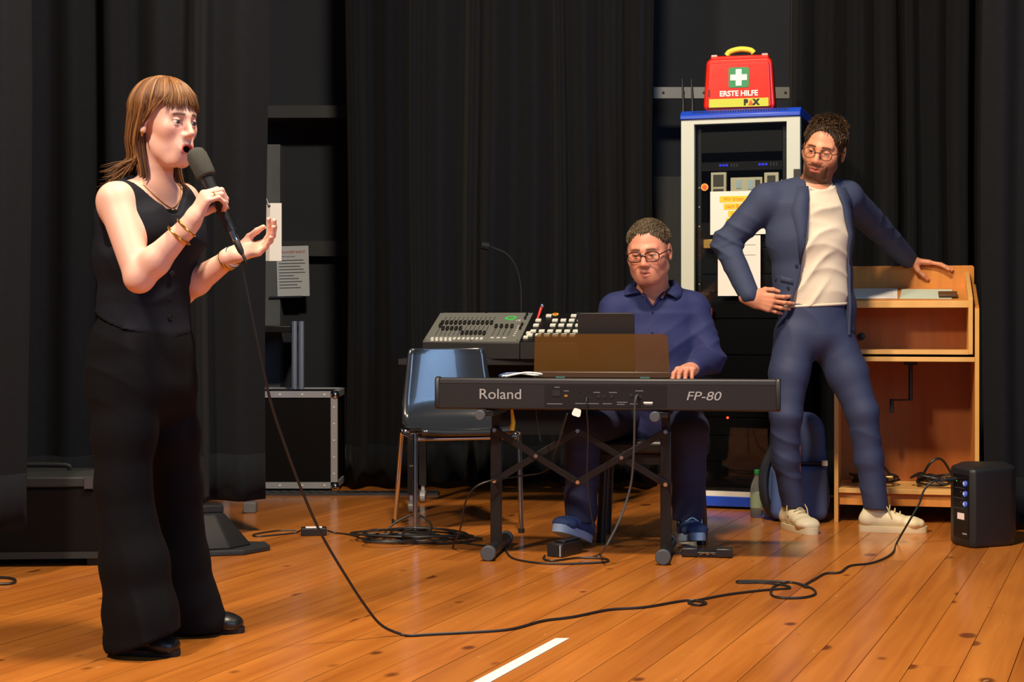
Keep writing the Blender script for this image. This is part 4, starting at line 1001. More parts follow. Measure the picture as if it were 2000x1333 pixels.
def hand(f, wrist, d, n, side, curls, thumb=(.5, .35), sc=1.0, spread=.06, k=.008):
    """d: wrist->knuckles, n: palm normal, side: towards the thumb; curls: 4 x (mcp,pip,dip) degrees. returns finger joints"""
    W = A(wrist); d = unit(d); n = A(n); n = unit(n-d*(n@d)); s = np.cross(d, n)
    if s @ A(side) < 0: s = -s
    J = []
    f.seg(W-d*.03*sc, W+d*.025*sc, (.026*sc, .019*sc), (.031*sc, .018*sc), .02, s)
    f.seg(W+d*.02*sc, W+d*.082*sc, (.031*sc, .0165*sc), (.038*sc, .0125*sc), .015, s)
    offs = (.029, .0098, -.0095, -.0275); kn = (.087, .091, .086, .077)
    ln = ((.042, .026, .021), (.046, .030, .022), (.042, .028, .022), (.033, .021, .019)); rad = (.0090, .0092, .0087, .0077)
    for i in range(4):
        p = W+(d*kn[i]+s*offs[i])*sc; ang = 0; pts = [p]; sp = (1.2-i*.8)*spread
        f.seg(W+(d*.03+s*offs[i]*.7)*sc, p, .012*sc, rad[i]*1.12*sc, k)
        for j in range(3):
            ang += math.radians(curls[i][j])
            dr = unit(d*math.cos(ang)+n*math.sin(ang)+s*sp*max(0, math.cos(ang)))
            q = p+dr*ln[i][j]*sc
            f.seg(p, q, rad[i]*(1-.08*j)*sc, rad[i]*(1-.08*(j+1))*sc, .004); p = q; pts.append(p)
        J.append(pts)
    b = W+(d*.018+s*.020+n*.004)*sc; a1, a2 = thumb
    t1 = unit(d*.72+s*(.75-a1*.5)+n*(.15+a1)); p1 = b+t1*.044*sc
    t2 = unit(d*.88+s*(.35-a2)+n*(.1+a2)); p2 = p1+t2*.032*sc
    t3 = unit(d*.9+s*(.15-a2*1.2)+n*(.1+a2*1.1)); p3 = p2+t3*.026*sc
    f.seg(b, p1, .0165*sc, .0115*sc, .016); f.seg(p1, p2, .0105*sc, .0098*sc, .004); f.seg(p2, p3, .0098*sc, .0078*sc, .004)
    J.append([b, p1, p2, p3]); return J, d, n, s
def nails(J, n, parent, sc=1.0, thumb=True):
    for i, pts in enumerate(J[:5] if thumb else J[:4]):
        a, b = A(pts[-2]), A(pts[-1]); t = unit(b-a); pa = A(pts[-3]); 
        up = unit(np.cross(np.cross(t, unit(a-pa)+1e-6), t)) if i < 4 and np.linalg.norm(np.cross(t, unit(a-pa))) > .02 else -unit(n-t*(n@t))
        if i < 4 and up @ A(n) > 0 and abs(t @ unit(A(n))) < .6: up = -up
        x = np.cross(t, up); c = b+t*.001+up*.0062*sc
        Mx = Matrix(((x[0], t[0], up[0]), (x[1], t[1], up[1]), (x[2], t[2], up[2])))
        o = MB().ball((0, 0, 0), (.0052*sc, .0068*sc, .0016*sc), 6).build('fingernail', M('nail', (226, 170, 156), .3), parent, ang=180)
        o.location = c; o.rotation_euler = Mx.to_euler()
def loft(f, st, k=.03):
    """st: list of (centre, lateral half-width, depth half-width, lateral axis)"""
    for a, b in zip(st[:-1], st[1:]): f.seg(a[0], b[0], (a[1], a[2]), (b[1], b[2]), k, a[3])
def bounds(pts, m):
    p = np.array([list(q) for q in pts]); return p.min(0)-m, p.max(0)+m
def locks(name, strands, mat, parent, colours, seed=0, n=5, flat=.55):
    """tapered hair locks: strands = list of (points, radius)"""
    r = random.Random(seed); V, Fc, C = [], [], []
    for pts, rad in strands:
        pts = spline(pts, 4); m = len(pts); c0 = r.choice(colours); jit = r.uniform(.75, 1.2)
        mb = MB(); rs = [rad*(1-.0*t/m)*max(.12, min(1, 1.25*(1-(t/(m-1))**3)))*(.6 if t == 0 else 1) for t in range(m)]
        mb.tube(pts, rs, n); o = len(V); V += mb.v; Fc += [tuple(i+o for i in fc) for fc in mb.f]
        cc = A(lin(c0))*jit; C += [tuple(cc)]*len(mb.v)
    me = bpy.data.meshes.new(name); me.from_pydata(V, [], Fc); me.shade_smooth()
    ca = me.color_attributes.new('col', 'FLOAT_COLOR', 'POINT'); rg = np.ones((len(V), 4), np.float32); rg[:, :3] = np.array(C); ca.data.foreach_set('color', rg.ravel())
    return mesh_obj(name, me, mat, parent)

# ------------------------------------------------------------------ shared figure pieces
def figure(field, head, hands, col, name, label, lo, hi, res=.006, disp=None):
    fn = lambda p, c: field.eval(p, c)
    h0, h1 = bounds([head.w(x, y, z) for x in (-.1, .1) for y in (-.12, .125) for z in (-.135, .13)], 0)
    boxes = [(h0, h1)]+[bounds(sum(J, []), .03) for J in hands]
    regs = [surface(fn, lo, hi, res, [(l+2.5*res, h-2.5*res) for l, h in boxes])]
    regs.append(surface(fn, h0, h1, .0026))
    for l, h in boxes[1:]: regs.append(surface(fn, l, h, .0026))
    v, f = multi(regs)
    o = np_mesh(name, v, f, SKIN, None, col); tag(o, label, 'person'); return o
def garment(field, lo, hi, res, name, mat, parent, disp=None, cut=None):
    def fn(p, c):
        d = field.eval(p, c)
        if disp is not None: d = d+disp(p)
        if cut is not None: d = np.maximum(d, cut(p))
        return d
    v, f = surface(fn, lo, hi, res); return np_mesh(name, v, f, mat, parent)
def glasses(head, parent, rw, rh, r, mat, yy=.103, rnd=2.0, dz=-.004):
    k = head.k
    def ringp(q):
        out = []
        for i in range(28):
            a = 2*math.pi*i/28; c, s_ = math.cos(a), math.sin(a)
            x = rw*math.copysign(abs(c)**(2/rnd), c); z = rh*math.copysign(abs(s_)**(2/rnd), s_)
            out.append(Vector(head.w(q*.0335+x, yy-.25*abs(q*.0335+x)**1.3, dz+z)))
        return out
    base = MB().tube([head.w(-.013, yy+.001, dz+.005), head.w(0, yy+.004, dz+.008), head.w(.013, yy+.001, dz+.005)], r*k, 8).build('glasses', mat, parent)
    lm = bpy.data.materials.get('spectacle_lens')
    if not lm:
        lm = bpy.data.materials.new('spectacle_lens'); lm.use_nodes = True; nt = lm.node_tree
        for n in list(nt.nodes): nt.nodes.remove(n)
        out = nt.nodes.new('ShaderNodeOutputMaterial'); mx = nt.nodes.new('ShaderNodeMixShader'); t = nt.nodes.new('ShaderNodeBsdfTransparent'); g_ = nt.nodes.new('ShaderNodeBsdfGlossy')
        g_.inputs['Roughness'].default_value = .03; mx.inputs[0].default_value = .10
        nt.links.new(t.outputs[0], mx.inputs[1]); nt.links.new(g_.outputs[0], mx.inputs[2]); nt.links.new(mx.outputs[0], out.inputs[0])
    for q in (-1, 1):
        rp = ringp(q); MB().tube(rp, r*k, 8, closed=True).build('rim', mat, base)
        c = sum(rp, Vector())/len(rp); m = MB(); m.add(rp+[c], [(i, (i+1) % 28, 28) for i in range(28)]); m.build('lens', lm, base)
        MB().tube([head.w(q*(.0335+rw), yy-.012, dz+.006), head.w(q*.076, .06, dz+.010), head.w(q*.083, .0, dz+.008), head.w(q*.083, -.02, dz-.004)], r*1.1*k, 6).build('temple', mat, base)
    return base
def shoe(parent, heel, dirv, L, upper, sole, lace=None, tilt=0, wd=1.0, hgt=1.0, sole_h=.024):
    d = unit((dirv[0], dirv[1], 0)); s = A((-d[1], d[0], 0)); u = A((0, 0, 1))
    tl = math.radians(tilt); d2 = d*math.cos(tl)+u*math.sin(tl); u2 = u*math.cos(tl)-d*math.sin(tl)
    W = lambda x, y, z: A(heel)+d2*x*L+s*y*wd+u2*z
    f = Field(); z0 = sole_h
    f.seg(W(.12, 0, z0+.028), W(.40, 0, z0+.026), (.033*wd, .034), (.036*wd, .034), .02, s)
    f.seg(W(.40, 0, z0+.026), W(.78, 0, z0+.016), (.036*wd, .034), (.044*wd, .024), .02, s)
    f.seg(W(.76, 0, z0+.016), W(.875, 0, z0+.013), (.044*wd, .027), (.038*wd, .022), .02, s)
    f.seg(W(.14, 0, z0+.03), W(.20, 0, z0+.075*hgt), (.034*wd, .036), (.035*wd, .040), .02, s)
    f.seg(W(.26, 0, z0+.066*hgt), W(.58, 0, z0+.034), (.030*wd, .026), (.033*wd, .020), .02, s)
    pl = A(heel)+u2*(z0-.006)
    lo, hi = bounds([W(a_, b_, c_) for a_ in (0, 1.02) for b_ in (-.06, .06) for c_ in (0, .14)], .02)
    o = garment(f, lo, hi, .004, 'shoe', upper, parent, cut=lambda p: -((p-pl) @ u2))
    pts = []
    for i in range(36):
        a = 2*math.pi*i/36; x = .5-.5*math.cos(a); wv = .0445*wd*(1 if x > .45 else .84+.16*x/.45)
        pts.append((x*.985-.003, math.sin(a)*wv*(abs(math.sin(a))**-.35 if abs(math.sin(a)) > .05 else 1)))
    m = MB(); n = len(pts)
    m.add([W(x, y*.96, 0) for x, y in pts]+[W(x, y, sole_h*.5) for x, y in pts]+[W(x, y*.97, sole_h+.004) for x, y in pts], [tuple(range(n-1, -1, -1)), tuple(range(2*n, 3*n))]+[(j*n+i, j*n+(i+1) % n, (j+1)*n+(i+1) % n, (j+1)*n+i) for j in (0, 1) for i in range(n)])
    m.build('sole', sole, o, ang=50)
    if lace:
        for i in range(4):
            x = .36+i*.075; z = z0+(.102-.040*i/3)*hgt
            MB().tube(spline([W(x, -.026, z-.012), W(x+.01, 0, z+.004), W(x, .026, z-.012)], 4), .0028, 6).build('lace', lace, o)
        for q in (-1, 1): MB().tube(spline([W(.36, 0, z0+.096*hgt), W(.37, q*.03, z0+.10*hgt), W(.42, q*.045, z0+.075*hgt), W(.46, q*.046, z0+.045)], 4), .0025, 6).build('lace', lace, o)
    return o

# ------------------------------------------------------------------ the singer
hd = Head(P(324, 239, 4.70), 54, -5, 0, .975, mouth=.9, female=True, lid=.0038)
F1 = Field(); hd.build(F1)
Rw = A((-math.cos(math.radians(53)), -math.sin(math.radians(53)), 0)); Fw = A((math.sin(math.radians(53)), -math.cos(math.radians(53)), 0))
neck0 = hd.w(0, -.030, -.05); neck1 = A(P(300, 378, 4.725))
F1.seg(neck0, neck1, .050, .052, .02)
spine = [(P(277, 700, 4.72), .150, .108), (P(281, 600, 4.725), .120, .088), (P(285, 500, 4.725), .140, .100), (P(291, 430, 4.72), .150, .088), (P(297, 395, 4.72), .115, .058)]
loft(F1, [(A(c), a, b, Rw) for c, a, b in spine], .03)
shR, elR, wrR = A(P(226, 392, 4.59)), A(P(272, 543, 4.50)), A(P(374, 434, 4.475))
shL, elL, wrL = A(P(356, 392, 4.84)), A(P(352, 572, 4.82)), A(P(460, 497, 4.70))
for sh in (shR, shL): F1.seg(neck1, sh, .040, .046, .035)
F1.seg(shR, elR, .051, .040, .02); F1.seg(elR, elR+(wrR-elR)*.3, .040, .041, .015); F1.seg(elR+(wrR-elR)*.3, wrR, .041, .0245, .015)
F1.seg(shL, elL, .048, .039, .02); F1.seg(elL, elL+(wrL-elL)*.3, .039, .040, .015); F1.seg(elL+(wrL-elL)*.3, wrL, .040, .0235, .015)
for sx, x0 in ((1, 'r'), (-1, 'l')):
    F1.ell(A(P(289, 458, 4.72))+Fw*.075+Rw*sx*.068, np.stack([Rw, Fw, A((0, 0, 1))], 1), (.062, .055, .062), .03)
hipR, hipL = A(P(250, 740, 4.66)), A(P(306, 740, 4.78))
F1.seg(hipR, A(P(241, 955, 4.61)), .075, .045, .03); F1.seg(A(P(241, 955, 4.61)), A(P(262, 1225, 4.60)), .045, .032, .02)
F1.seg(hipL, A(P(345, 955, 4.85)), .072, .042, .03); F1.seg(A(P(345, 955, 4.85)), A(P(366, 1190, 4.885)), .042, .032, .02)
# right hand round the microphone
micT, micB = A(P(392, 321, 4.545)), A(P(453, 453, 4.50)); mdir = unit(micB-micT)
hR, dR, nR, sR = hand(F1, wrR, (.50, -.05, .86), (.80, .52, -.30), (-1, 0, .4), [(48, 72, 35), (50, 72, 38), (52, 70, 38), (44, 55, 30)], (.75, .6), .95, .10)
hL, dL, nL, sL = hand(F1, wrL, (.93, -.10, .22), (-.25, -.50, .80), (.2, 1, .3), [(40, 32, 15), (34, 28, 14), (30, 26, 14), (24, 22, 12)], (.35, .25), .93, .10)
lo, hi = bounds([shR, shL, elR, elL, wrR, wrL, hd.w(0, 0, .13), P(250, 1240, 4.6), P(390, 1200, 4.9)], .12)
skin1 = (232, 182, 162)
singer = figure(F1, hd, [hR, hL], hd.colour(skin1, (186, 62, 66), (92, 62, 40), None, .5), 'person', 'woman singing into a microphone in black waistcoat and wide trousers', lo, hi, .005)
hd.eyes(singer, (62, 58, 52)); nails(hR, nR, singer, .95, False); nails(hL, nL, singer, .93)
# waistcoat
V1 = Field(); loft(V1, [(A(c), a+.016, b+.016, Rw) for c, a, b in [(P(279, 650, 4.72), .142, .105)]+spine[1:]], .03)
for sx in (1, -1): V1.ell(A(P(289, 458, 4.72))+Fw*.080+Rw*sx*.066, np.stack([Rw, Fw, A((0, 0, 1))], 1), (.068, .060, .068), .04)
for sh in (shR, shL): V1.seg(neck1, neck1+(sh-neck1)*.72, .050, .052, .03)
tc = A(P(290, 430, 4.72)); zh = H-(628-HZ)*4.72/F; zv = H-(418-HZ)*4.66/F
for sh, q in ((shR, 1), (shL, -1)): V1.seg(sh+Rw*q*.085+A((0, 0, .05)), sh+Rw*q*.075-A((0, 0, .10)), .078, .07, .012, None, '-')
def vest_cut(p):
    q = p-tc; x = q @ Rw; y = q @ Fw; z = p[:, 2]
    hem = (zh-.40*np.clip(y, -.06, .13)-.25*np.clip(y-.06, 0, .1)*(1-np.clip(np.abs(x)/.05, 0, 1)))-z
    neckl = -np.maximum(np.maximum(np.abs(x)-.016-(z-zv)*1.0, -y+.01), zv-z)
    top = np.maximum(.058-np.sqrt((p[:, 0]-neck1[0])**2+(p[:, 1]-neck1[1])**2), -(z-neck1[2]+.035))*-1
    ring_ = np.sqrt((p[:, 0]-neck1[0])**2+(p[:, 1]-neck1[1])**2)
    col_ = np.minimum(.068-ring_, z-(neck1[2]-.06))
    return np.maximum(np.maximum(hem, neckl), col_)
vm = M('black_suiting', (22, 24, 32), .8, spec=.15, bump=.12, bscale=400, var=.05, vscale=40)
lo2, hi2 = bounds([P(200, 360, 4.55), P(390, 690, 4.9), P(200, 690, 4.55)], .14)
vest = garment(V1, lo2, hi2, .005, 'waistcoat', vm, singer, lambda p: folds(p, 30, .005, [((.5, .1, .8), 1)], 3), vest_cut)
fr = lambda z, x=0: tc+Fw*x+A((0, 0, z-tc[2]))
def on_front(field, p0, d, far=.4, cut=None, disp=None):
    t = np.linspace(0, far, 400); pts = A(p0)+np.outer(t, d); dd = field.eval(pts, False)
    if disp is not None: dd = dd+disp(pts)
    i = np.nonzero(dd < 0)[0]; return pts[i[0]] if len(i) else A(p0)+A(d)*far*.5
for i, yy in enumerate((490, 535, 580, 620)):
    z = H-(yy-HZ)*4.66/F; b_ = on_front(V1, fr(z)+Fw*.3+Rw*.006, -Fw)
    o = MB().lathe([(.0085, 0), (.0085, .003), (.006, .004), (.0001, .003)], (0, 0, 0), 14).build('button', M('button_black', (26, 26, 28), .3), vest); o.location = b_; o.rotation_euler = Vector(Fw).to_track_quat('Z', 'Y').to_euler()
# a black top under the waistcoat
U1 = Field(); loft(U1, [(A(c), a+.006, b+.006, Rw) for c, a, b in spine[1:]], .03)
for sx in (1, -1): U1.ell(A(P(289, 458, 4.72))+Fw*.076+Rw*sx*.068, np.stack([Rw, Fw, A((0, 0, 1))], 1), (.066, .058, .066), .03)
zt_ = H-(408-HZ)*4.66/F
garment(U1, lo2, hi2, .006, 'undershirt', M('black_jersey', (14, 14, 17), .9, spec=.1), singer, None, lambda p: np.maximum(p[:, 2]-zt_+.12*np.abs((p-tc) @ Rw)*0, (zh+.02)-p[:, 2]))
# trousers
T1 = Field()
loft(T1, [(A(P(281, 612, 4.72)), .128, .100, Rw), (A(P(278, 680, 4.72)), .158, .122, Rw), (A(P(275, 745, 4.72)), .172, .135, Rw)], .03)
legs = [[(P(250, 745, 4.665), .104, .112), (P(243, 850, 4.63), .084, .092), (P(240, 950, 4.61), .070, .080), (P(262, 1100, 4.595), .088, .098), (P(274, 1200, 4.59), .096, .106), (P(278, 1252, 4.585), .104, .112)],
        [(P(310, 745, 4.79), .096, .108), (P(334, 850, 4.82), .078, .086), (P(345, 950, 4.85), .066, .076), (P(350, 1095, 4.875), .080, .090), (P(362, 1170, 4.885), .086, .096), (P(384, 1215, 4.89), .084, .094)]]
for st_ in legs: loft(T1, [(A(c), a, b, Rw) for c, a, b in st_], .03)
wz = H-(608-HZ)*4.72/F
tmat = M('black_trouser_cloth', (17, 17, 20), .85, spec=.12, bump=.10, bscale=500)
def tdisp(p):
    low = np.clip((.62-p[:, 2])/.5, 0, 1); hip = np.exp(-((p[:, 2]-.80)/.12)**2)
    q_ = p*A((1, 1, .18)); return folds(q_, 24, .014, [((.9, .5, 0), 1)], 5)*low+folds(p, 36, .007, [((.6, .1, .8), 1)], 6)*hip+folds(p, 30, .012, [((.35, 0, 1), 1)], 8)*np.clip((.15-p[:, 2])/.1, 0, 1)
lo, hi = bounds([P(150, 610, 4.55), P(400, 1290, 4.9), P(150, 1290, 4.5)], .10)
def tcut(p):
    hz_ = .012+np.where(p[:, 1] < 4.76, .36*np.clip(p[:, 0]+1.10, 0, .3), 0); return np.maximum(p[:, 2]-wz, hz_-p[:, 2])
tr1 = garment(T1, lo, hi, .006, 'trousers', tmat, singer, tdisp, tcut)
sb = M('black_leather', (22, 22, 23), .38)
shoe(singer, (-1.142, 4.615, 0), (.97, -.22), .225, sb, rubber, None, 0, .92, .8, .014)
shoe(singer, (-1.045, 4.93, 0), (.97, -.10), .25, sb, rubber, None, 0, .92, .8, .014)
# hair
HF = Field(); E = lambda c, r, kk=.012, op='+': HF.ell(hd.w(*c), hd.M, A(r)*hd.k, kk, op)
E((0, -.018, .042), (.090, .107, .090))
for q in (-1, 1):
    HF.seg(hd.w(q*.058, -.040, .02), hd.w(q*.060, -.062, -.15), (.016, .036), (.005, .016), .03, hd.M[:, 0])
HF.seg(hd.w(0, -.080, .02), hd.w(0, -.084, -.16), (.070, .034), (.050, .008), .03, hd.M[:, 0])
E((0, .115, -.040), (.071, .078, .082), .010, '-'); E((0, .07, -.085), (.075, .075, .09), .012, '-')
hcol = lambda v: np.tile(A(lin((104, 66, 36))), (len(v), 1))*(0.8+.35*np.clip((hd.loc(v)[:, 2]+.05)/.17, 0, 1))[:, None]  # light from above painted in: brown brightens towards the crown, darkens lower down
lo, hi = bounds([hd.w(x, y, z) for x in (-.12, .12) for y in (-.15, .12) for z in (-.19, .14)], .01)
v, f = surface(lambda p, c: HF.eval(p, c)+.012+.0025*np.sin(hd.loc(p)[:, 0]*260+4*np.sin(hd.loc(p)[:, 2]*30))*(c*1.0), lo, hi, .004)
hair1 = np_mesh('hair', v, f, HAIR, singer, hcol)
q = random.Random(11); ST = []
EC = lambda az, el, k=1.0: A((.090*math.sin(az)*math.cos(el)*k, -.018+.107*math.cos(az)*math.cos(el)*k, .042+.090*math.sin(el)*k))
for i in range(1500):
    az = math.radians(q.uniform(-180, 180)); sgn = 1 if az > 0 else -1; k = q.uniform(1.0, 1.05); aa = abs(math.degrees(az)); p = []
    p.append(EC(az*.6, math.radians(q.uniform(70, 86)), k))
    if aa < 42:
        e1 = q.uniform(-7, 5)
        for t in (55, 35, 18): p.append(EC(az*(1.0+.10*(60-t)/60), math.radians(t), k))
        p.append(EC(az*1.15, math.radians(e1), k)+A((sgn*.004, .004, 0))); r_ = q.uniform(.0009, .0017)
    elif aa < 78:
        for t in (58, 38, 15): p.append(EC(az, math.radians(t), k))
        x = sgn*q.uniform(.080, .090); p += [A((x, q.uniform(-.01, .022), .012)), A((x*1.0, q.uniform(-.035, -.005), -.022))]
        if q.random() < .5: p.append(A((x*.95, -.045, -.06)))
        r_ = q.uniform(.0012, .0022)
    else:
        for t in (58, 36, 12, -8): p.append(EC(az, math.radians(t), k))
        x = .088*math.sin(az)*q.uniform(.85, 1.05); y = -.03+.09*math.cos(az); zl = q.uniform(-.20, -.13)
        fl_ = q.uniform(0, 1)**2.2
        p += [A((x, y-.006, -.055)), A((x*.92, y*.95-.005, -.11)), A((x*(.95+.5*fl_), y-.012-.03*fl_, zl)), A((x*(1.0+.8*fl_), y-.016-.045*fl_, zl-.028+.018*fl_))]
        r_ = q.uniform(.0014, .0028)
    ST.append(([Vector(hd.w(*c)) for c in p], r_))
for i in range(110):   # front locks falling beside the neck onto the collar
    sgn = 1 if i % 2 else -1; x = sgn*q.uniform(.066, .086); y = q.uniform(-.045, -.018); e = q.uniform(-.225, -.17); o_ = q.uniform(-.01, .035)
    ST.append(([Vector(hd.w(*c)) for c in ((x, y, -.02), (x*.98, y+.002, -.07), (x*.93, y+.012, -.12), (x*.90+sgn*o_*.2, y+.028, -.17), (x*.95+sgn*o_, y+.04, e))], q.uniform(.0012, .0026)))
def trim(st, field, m=.002):
    out = []
    for pts, r_ in st:
        sp_ = spline(pts, 4); d_ = field.eval(np.array([list(p) for p in sp_]), False); bad = [i//4 for i in range(12, len(sp_)) if d_[i] < m and sp_[i].z < hd.c[2]-.115]
        out.append((pts[:max(4, bad[0])] if bad else pts, r_))
    return out
ST = trim(ST, F1, .003)
locks('hair_locks', ST, HAIR, hair1, [(132, 88, 48), (112, 72, 38), (150, 104, 58), (84, 52, 28), (96, 60, 32)], 2)
gold = M('gold', (212, 170, 80), .25, 1); silver = M('silver', (200, 202, 210), .25, 1)
def bangle(c, axis, r, t, mat, name='bracelet', n=26):
    ax = Vector(axis).normalized(); u = ax.orthogonal().normalized(); v_ = ax.cross(u)
    return MB().tube([Vector(c)+(u*math.cos(2*math.pi*i/n)+v_*math.sin(2*math.pi*i/n))*r for i in range(n)], t, 8, closed=True).build(name, mat, singer)
fa = wrR-elR
bangle(elR+fa*.90, fa+A((.02, .03, .02)), .0315, .0035, gold); bangle(elR+fa*.76, fa+A((-.02, .02, 0)), .0365, .0032, gold)
fb = wrL-elL
for t_, r_, mm in ((.97, .0265, silver), (.93, .0275, M('white_beads', (225, 226, 235), .3)), (.885, .0285, silver), (.85, .029, gold)): bangle(elL+fb*t_, fb, r_, .0042, mm)
e = MB().ball(hd.w(.0885, -.001, -.036), .0035, 6).build('earring', gold, singer); bangle(hd.w(.0885, 0, -.043), (1, 0, .2), .006, .0012, gold, 'earring_hoop')
rp_ = A(hR[2][0])+(A(hR[2][1])-A(hR[2][0]))*.5; bangle(rp_, A(hR[2][1])-A(hR[2][0]), .0100, .0016, gold, 'ring', 18)
nkp = []
for i in range(17):
    t_ = -1+i/8; ang_ = t_*1.15; pz = neck1[2]+.030-.076*(1-abs(t_)**1.5)
    dr = Fw*math.cos(ang_)+Rw*math.sin(ang_)*1.0; nkp.append(on_front(F1, A((neck1[0], neck1[1], pz))+dr*.25, -dr, .25)+dr*.002)
nk_ = MB().tube(nkp, .0016, 6).build('necklace', gold, singer)
pc = A(nkp[8])+Fw*.003; MB().ball(pc-A((0, 0, .014)), (.006, .004, .013), 6).build('pendant', gold, nk_)
# microphone
mic = empty('microphone', Vector(micB), 0, 'black handheld microphone with a grey foam windscreen in the singer’s right hand', 'microphone')
mr = Vector(-mdir).to_track_quat('Z', 'Y').to_matrix(); ML = float(np.linalg.norm(micB-micT)); MO = Vector((0, 0, 0))
def mb(prof, nm, mat, n=24): return MB().lathe(prof, MO, n, mr).build(nm, mat, mic)
mb([(.0105, 0), (.0125, .004), (.0135, .06), (.0175, ML*.80), (.019, ML*.86), (.012, ML*.88)], 'handle', M('mic_body', (34, 35, 36), .35))
fo_ = M('foam_grey', (66, 66, 60), .95, bump=.5, bscale=600)
mb([(.016, ML*.80), (.026, ML*.82), (.0285, ML*.86), (.029, ML*1.0), (.0285, ML*1.12), (.024, ML*1.185), (.014, ML*1.215), (.0005, ML*1.22)], 'windscreen', fo_)
MB().box(mr @ Vector((0, -.0135, .075)), (.010, .005, .03), mr).build('switch', rubber, mic)
mb([(.0085, -.030), (.0095, -.028), (.0095, .001)], 'connector', chrome)
mb([(.004, -.075), (.0085, -.062), (.0095, -.031), (.0088, -.029)], 'plug', rubber)
cb = micB+mdir*.075
cpts = [Vector(cb-mdir*.012), Vector(cb+mdir*.02)]+[P(x, y, Y) for x, y, Y in ((474, 520, 4.50), (491, 610, 4.51), (512, 710, 4.53), (530, 790, 4.56), (560, 880, 4.60), (590, 960, 4.65), (628, 1045, 4.70), (675, 1125, 4.75), (712, 1182, 4.79), (745, 1222, 4.83))]
cpts += fl([(785, 1243), (800, 1245), (850, 1242), (930, 1238), (1000, 1232), (1060, 1216), (1120, 1208), (1190, 1194), (1260, 1189), (1340, 1176), (1378, 1180), (1365, 1185), (1345, 1180), (1380, 1172), (1430, 1163), (1500, 1155), (1540, 1152), (1535, 1147), (1490, 1141), (1445, 1141), (1445, 1138), (1500, 1138), (1550, 1141), (1585, 1152), (1592, 1163), (1570, 1170), (1530, 1171), (1507, 1165), (1510, 1150), (1535, 1141), (1555, 1142), (1575, 1150), (1570, 1147), (1590, 1135), (1612, 1123), (1640, 1121), (1660, 1108), (1700, 1103), (1730, 1092), (1745, 1080), (1752, 1062)], .0042)
cpts += [P(1775, 1020, 6.78), P(1795, 985, 6.78), P(1805, 958, 6.78), P(1822, 942, 6.78), P(1842, 938, 6.80)]
cord('microphone_cable', cpts, .0042, 'long black microphone cable looping across the floor to the loudspeaker', seg=6)
pl_ = MB().cyl(P(1836, 938, 6.795), P(1851, 937, 6.805), .010, n=12).build('cable_plug', chrome); tag(pl_, 'silver plug of the microphone cable at the loudspeaker', 'plug')

# ------------------------------------------------------------------ the man leaning on the lectern
h2 = Head(P(1609, 291, 7.22), -25, -15, 14, 1.10, fat=.92, lid=.0020)
B2 = Field(); h2.build(B2)
def axes(deg): a = math.radians(deg); return A((-math.cos(a), -math.sin(a), 0)), A((math.sin(a), -math.cos(a), 0))
R2, F2 = axes(10)
nk2 = A(P(1588, 366, 7.25)); B2.seg(h2.w(0, -.03, -.05), nk2, .060, .064, .02)
sp2 = [(A(P(1590, 640, 7.26)), .150, .105), (A(P(1592, 570, 7.25)), .140, .100), (A(P(1586, 470, 7.24)), .160, .110), (A(P(1578, 410, 7.24)), .165, .095), (A(P(1578, 388, 7.25)), .12, .06)]
loft(B2, [(c, a, b, R2) for c, a, b in sp2], .03)
sR, eR, wR = A(P(1497, 392, 7.22)), A(P(1417, 476, 7.25)), A(P(1466, 583, 7.12))
sL, eL, wL = A(P(1652, 386, 7.30)), A(P(1716, 446, 7.56)), A(P(1776, 510, 7.815))
for a in (sR, sL): B2.seg(nk2, a, .045, .052, .035)
for s_, e_, w_ in ((sR, eR, wR), (sL, eL, wL)): B2.seg(s_, e_, .055, .042, .02); B2.seg(e_, w_, .042, .028, .02)
hR2, dA, nA, sA = hand(B2, wR, (.90, -.14, -.22), (.25, .95, .1), (0, .2, 1), [(22, 26, 14), (20, 24, 14), (20, 24, 14), (22, 26, 14)], (.3, .2), 1.08, .12)
hL2, dB, nB, sB = hand(B2, wL, (.96, -.21, -.10), (-.10, 0, -1), (0, -1, -.2), [(6, 14, 10), (4, 16, 12), (10, 22, 14), (14, 26, 16)], (.95, .55), 1.08, .12)
kR, kL, aR, aL = A(P(1540, 810, 7.20)), A(P(1684, 805, 7.20)), A(P(1550, 985, 7.30)), A(P(1712, 990, 7.22))
jR, jL = A(P(1552, 650, 7.24)), A(P(1625, 650, 7.28))
for j, k_, a in ((jR, kR, aR), (jL, kL, aL)): B2.seg(j, k_, .078, .05, .03); B2.seg(k_, a, .05, .034, .02)
lo, hi = bounds([h2.w(0, 0, .13), eR, wL, aR, aL, kL], .13)
man = figure(B2, h2, [hR2, hL2], h2.colour((214, 146, 112), (176, 92, 78), (70, 46, 30), (56, 34, 20)), 'person', 'standing man in navy blazer and cream T-shirt leaning on the lectern', lo, hi, .007)
h2.eyes(man, (58, 50, 44)); nails(hR2, nA, man, 1.08, False); nails(hL2, nB, man, 1.08)
